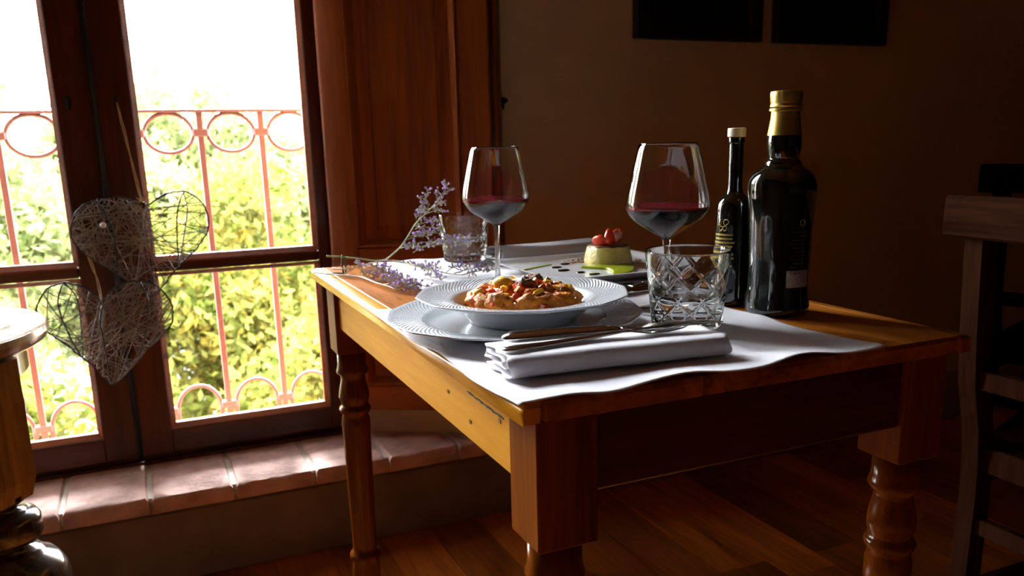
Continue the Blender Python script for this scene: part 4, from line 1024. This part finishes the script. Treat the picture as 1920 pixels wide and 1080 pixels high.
# ------------------------------------------------------------------ sea lavender sprigs
M['stem'] = plain('green_stem', (.30, .34, .13), .6, var=.2); M['stem_pale'] = plain('pale_stem', (.62, .58, .44), .6)
M['floret'] = plain('lavender_florets', (.46, .30, .72), .8, var=.3, vscale=150); M['calyx'] = plain('grey_green_calyx', (.44, .42, .33), .8, var=.25, vscale=150)
def sprig(label, stem, branches, pale, seed, loc, zmin=.006):
    t = thing('sea_lavender_sprig', label, 'flower', loc); L0 = Vector(loc); q = random.Random(seed)
    st = MB(); sp_ = spline(stem, 6); st.tube([p-L0 for p in sp_], [.0016*(1-.6*i/len(sp_)) for i in range(len(sp_))], 6)
    st.build('stem', M['stem_pale'] if pale else M['stem'], t, smooth=True)
    fl_, ca, tw_ = MB(), MB(), MB()
    for br in branches:
        base, tip, n_ = Vector(br[0]), Vector(br[1]), br[2]
        mid = (base+tip)/2+Vector((q.gauss(0, .006), q.gauss(0, .006), .004))
        pp = spline([base, mid, tip], 6); tw_.tube([p-L0 for p in pp], [.0009*(1-.5*i/len(pp)) for i in range(len(pp))], 4)
        for i in range(n_):
            f_ = .25+.75*q.random(); p = pp[min(int(f_*(len(pp)-1)), len(pp)-1)]-L0
            d = Vector((q.gauss(0, 1), q.gauss(0, 1), q.gauss(.5, 1))).normalized(); ln = q.uniform(.004, .009)
            e_ = p+d*ln
            if e_.z+L0.z < H+zmin*.5: e_.z = H+zmin*.5-L0.z
            u_ = d.orthogonal().normalized(); w_ = d.cross(u_)
            r1 = q.uniform(.0012, .0020)
            ca.loft([[tuple(p+(u_*math.cos(a)+w_*math.sin(a))*.0005) for a in (0, 2.1, 4.2)], [tuple(e_+(u_*math.cos(a)+w_*math.sin(a))*r1) for a in (0, 2.1, 4.2)]], True, True)
            if q.random() < .55:
                r2 = q.uniform(.0016, .0030); c_ = e_+d*.0012
                fl_.add([tuple(c_+d*r2*.9)]+[tuple(c_+(u_*math.cos(a)+w_*math.sin(a))*r2) for a in (0, 1.257, 2.513, 3.77, 5.027)]+[tuple(c_-d*r2*.6)], [(0, i_+1, (i_+1) % 5+1) for i_ in range(5)]+[(6, (i_+1) % 5+1, i_+1) for i_ in range(5)])
    for mb, nm, mt_ in ((tw_, 'branchlets', M['stem']), (ca, 'calyces', M['calyx']), (fl_, 'florets', M['floret'])):
        o = mb.build(nm, mt_, t); o['kind'] = 'stuff'
    return t
V_ = lambda *a: tuple(a)
# upright sprig
s1 = [(.013, .860, .757), (.058, .840, .752), (.086, .825, .747), (.103, .815, .748), (.108, .810, .750), (.129, .800, .768), (.146, .800, .788), (.160, .800, .808), (.178, .800, .824), (.191, .800, .835), (.205, .800, .848), (.214, .800, .856)]
b1 = [((.214, .80, .856), (.220, .80, .879), 14), ((.210, .80, .853), (.233, .80, .864), 14), ((.200, .80, .843), (.206, .80, .866), 12), ((.186, .80, .832), (.188, .80, .868), 16), ((.190, .80, .834), (.218, .80, .846), 16),
      ((.165, .80, .812), (.173, .80, .852), 20), ((.163, .80, .811), (.186, .80, .834), 14), ((.178, .80, .824), (.214, .79, .828), 16), ((.158, .80, .806), (.205, .79, .812), 22), ((.160, .80, .800), (.196, .79, .800), 22),
      ((.140, .80, .782), (.180, .79, .787), 22), ((.146, .80, .788), (.212, .78, .790), 26), ((.128, .80, .768), (.170, .79, .767), 20), ((.140, .79, .770), (.215, .78, .778), 26), ((.170, .79, .770), (.250, .77, .782), 30), ((.19, .78, .772), (.248, .76, .768), 30), ((.150, .79, .760), (.196, .78, .772), 18)]
sprig('sea lavender sprig standing up in an arc before the rear tumbler', s1, b1, False, 1, (.10, .815, H+.004))
s2 = [(-.008, .880, .7265), (.020, .830, .7270), (.049, .780, .7275), (.053, .730, .7290), (.056, .690, .7290), (.062, .655, .7290), (.068, .615, .7280)]
b2_ = [((.049, .780, .728), (.094, .770, .745), 26), ((.051, .765, .728), (.078, .760, .748), 24), ((.052, .745, .729), (.095, .735, .742), 30), ((.053, .730, .729), (.100, .715, .738), 32), ((.055, .705, .729), (.100, .690, .736), 34), ((.057, .685, .729), (.104, .668, .734), 36), ((.060, .665, .729), (.106, .640, .732), 36), ((.063, .645, .729), (.108, .615, .731), 30), ((.067, .620, .729), (.088, .585, .730), 20), ((.030, .815, .728), (.058, .815, .746), 14), ((.066, .620, .729), (.118, .590, .730), 14)]
sprig('sea lavender sprig lying in front, thick with purple flowers', s2, b2_, True, 2, (.05, .78, H+.004))
s3 = [(.020, .850, .735), (.048, .820, .737), (.081, .800, .747), (.114, .780, .750), (.150, .735, .742), (.180, .700, .733), (.200, .680, .731)]
b3 = [((.150, .735, .742), (.190, .745, .733), 16), ((.180, .700, .734), (.225, .700, .740), 22), ((.190, .690, .733), (.245, .680, .742), 28), ((.200, .680, .731), (.250, .655, .738), 26), ((.110, .780, .749), (.150, .700, .736), 10), ((.120, .770, .748), (.140, .660, .733), 20), ((.140, .745, .743), (.150, .640, .731), 24), ((.13, .75, .745), (.165, .66, .732), 18)]
sprig('sea lavender sprig arching right towards the wine glass foot', s3, b3, True, 3, (.11, .78, H+.004))
# small green tie round the cut stems
tg = MB().tube([(.036, .835, H+.001), (.034, .838, H+.020), (.037, .842, H+.036), (.042, .838, H+.030), (.039, .832, H+.004)], .0016, 6)
tg.tube([(.036, .835, H+.004), (.020, .838, H+.006), (.006, .850, H+.003)], .0014, 5)
tag(tg.build('plant_tie', plain('dark_green_tie', (.03, .07, .02), .6), None, smooth=True), 'dark green twist tie around the cut flower stems', 'tie')

# ------------------------------------------------------------------ chairs
def chair(name, label, loc, rz, mat, hgt=.850, wid=.44):
    # local: back in the plane x=0, seat towards +x, y from 0 (far post) to -wid
    t = thing(name, label, 'chair', loc, rz)
    prof = [(.030, 0), (.032, .10), (.036, .25), (.038, .36), (.036, .42), (.028, .48), (.010, .555), (.002, .63), (-.004, .72), (-.010, hgt-.02)]
    for y in (0, -wid+.03):
        rings = [[(x, y-.03, z), (x+.036, y-.03, z), (x+.036, y, z), (x, y, z)] for x, z in prof]
        MB().loft(rings, True, True).build('rear_leg', mat, t, auto=30)
        MB().box(.40, .434, y-.032, y, 0, .425, .003).build('front_leg', mat, t)
    MB().box(-.030, -.006, -wid-.025, .025, hgt-.063, hgt, .004).build('top_rail', M['chair_y'] if mat is M['chair'] else mat, t)
    xb = lambda z: float(np.interp(z, [p[1] for p in prof], [p[0] for p in prof]))
    for z0, z1 in ((.548, .578),):
        MB().box(xb((z0+z1)/2)+.008, xb((z0+z1)/2)+.026, -wid+.03, -.029, z0, z1, .002).build('back_rail', mat, t)
    MB().box(.046, .062, -wid+.03, -.029, .405, .448, .002).build('seat_rail', mat, t)
    for y in (-.024, -wid+.012): MB().box(.066, .40, y-.008, y+.008, .385, .428, .002).build('seat_rail', mat, t)
    MB().box(.044, .060, -wid+.03, -.029, .296, .324, .002).build('stretcher', mat, t)
    for y in (-.024, -wid+.012): MB().box(.066, .40, y-.008, y+.008, .18, .205, .002).build('stretcher', mat, t)
    MB().box(.064, .45, -wid-.012, .012, .4285, .4505, .006).build('seat', mat, t)
    return t
chair('dining_chair', 'dark brown wooden chair with its back to the table corner', (.875, .268, 0), 0, M['chair'])
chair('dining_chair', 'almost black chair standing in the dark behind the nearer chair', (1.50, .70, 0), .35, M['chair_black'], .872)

# ------------------------------------------------------------------ round table at the left
rt_ = thing('round_table', 'old dark round table with moulded edge and turned leg beside the hearts', 'table', (-.703, .905, 0))
RT = .265; zt = .682
MB().lathe([(.0003, zt-.030), (RT-.030, zt-.030), (RT-.020, zt-.031), (RT-.012, zt-.030), (RT-.004, zt-.024), (RT, zt-.013), (RT-.003, zt-.004), (RT-.010, zt), (RT-.030, zt+.0008), (RT-.036, zt+.0022), (RT-.041, zt+.0060), (RT-.046, zt+.0078), (.0003, zt+.0080)], 96).build('tabletop', M['old_dark'], rt_, auto=35)
MB().lathe([(RT-.055, zt-.075), (RT-.055, zt-.030), (RT-.037, zt-.030), (RT-.037, zt-.075), (RT-.055, zt-.075)], 64).build('apron', M['old_dark'], rt_, auto=35)
lp_ = [(.028, .434), (.036, .433), (.040, .440), (.038, .430), (.030, .424), (.026, .418), (.040, .414), (.050, .408), (.055, .400), (.056, .376), (.052, .368), (.036, .362), (.030, .356), (.046, .350), (.050, .346), (.054, .338), (.070, .330), (.081, .312), (.085, .290), (.081, .265), (.075, .245), (.045, .235), (.035, .225), (.048, .215), (.062, .195), (.055, .16), (.038, .10), (.034, .05), (.042, .02), (.040, 0)]
def oleg(ang):
    o = MB()
    s = .048; zb0 = .432
    rings = [[(s*k_*math.cos(a), s*k_*math.sin(a), z) for a in [PI/4+i*PI/2+d for i in range(4) for d in (-.12, .12)]] for k_, z in ((1.0, zb0), (1.18, zb0+.03), (1.18, zt-.034))]
    ob = o.loft(rings, True, True).build('leg', M['old_dark'], rt_, loc=(.213*math.cos(ang), .213*math.sin(ang), 0), rot=(0, 0, ang))
    MB().lathe(lp_[::-1], 48, (0, 0, 0), None, True, True).build('turned_foot', M['old_black'], ob, smooth=True)
for q_ in range(3): oleg(-.62+q_*2*PI/3)
MB().tube([(.195*math.cos(-.68)+.052+.030*math.cos(a)*.35, .195*math.sin(-.68)+.052+.030*math.cos(a)*.15+.012, .560+.034*math.sin(a)) for a in np.linspace(0, 2*PI, 29)[:-1]], .0085, 10, closed=True).build('ring_handle', M['steel'], rt_, smooth=True)
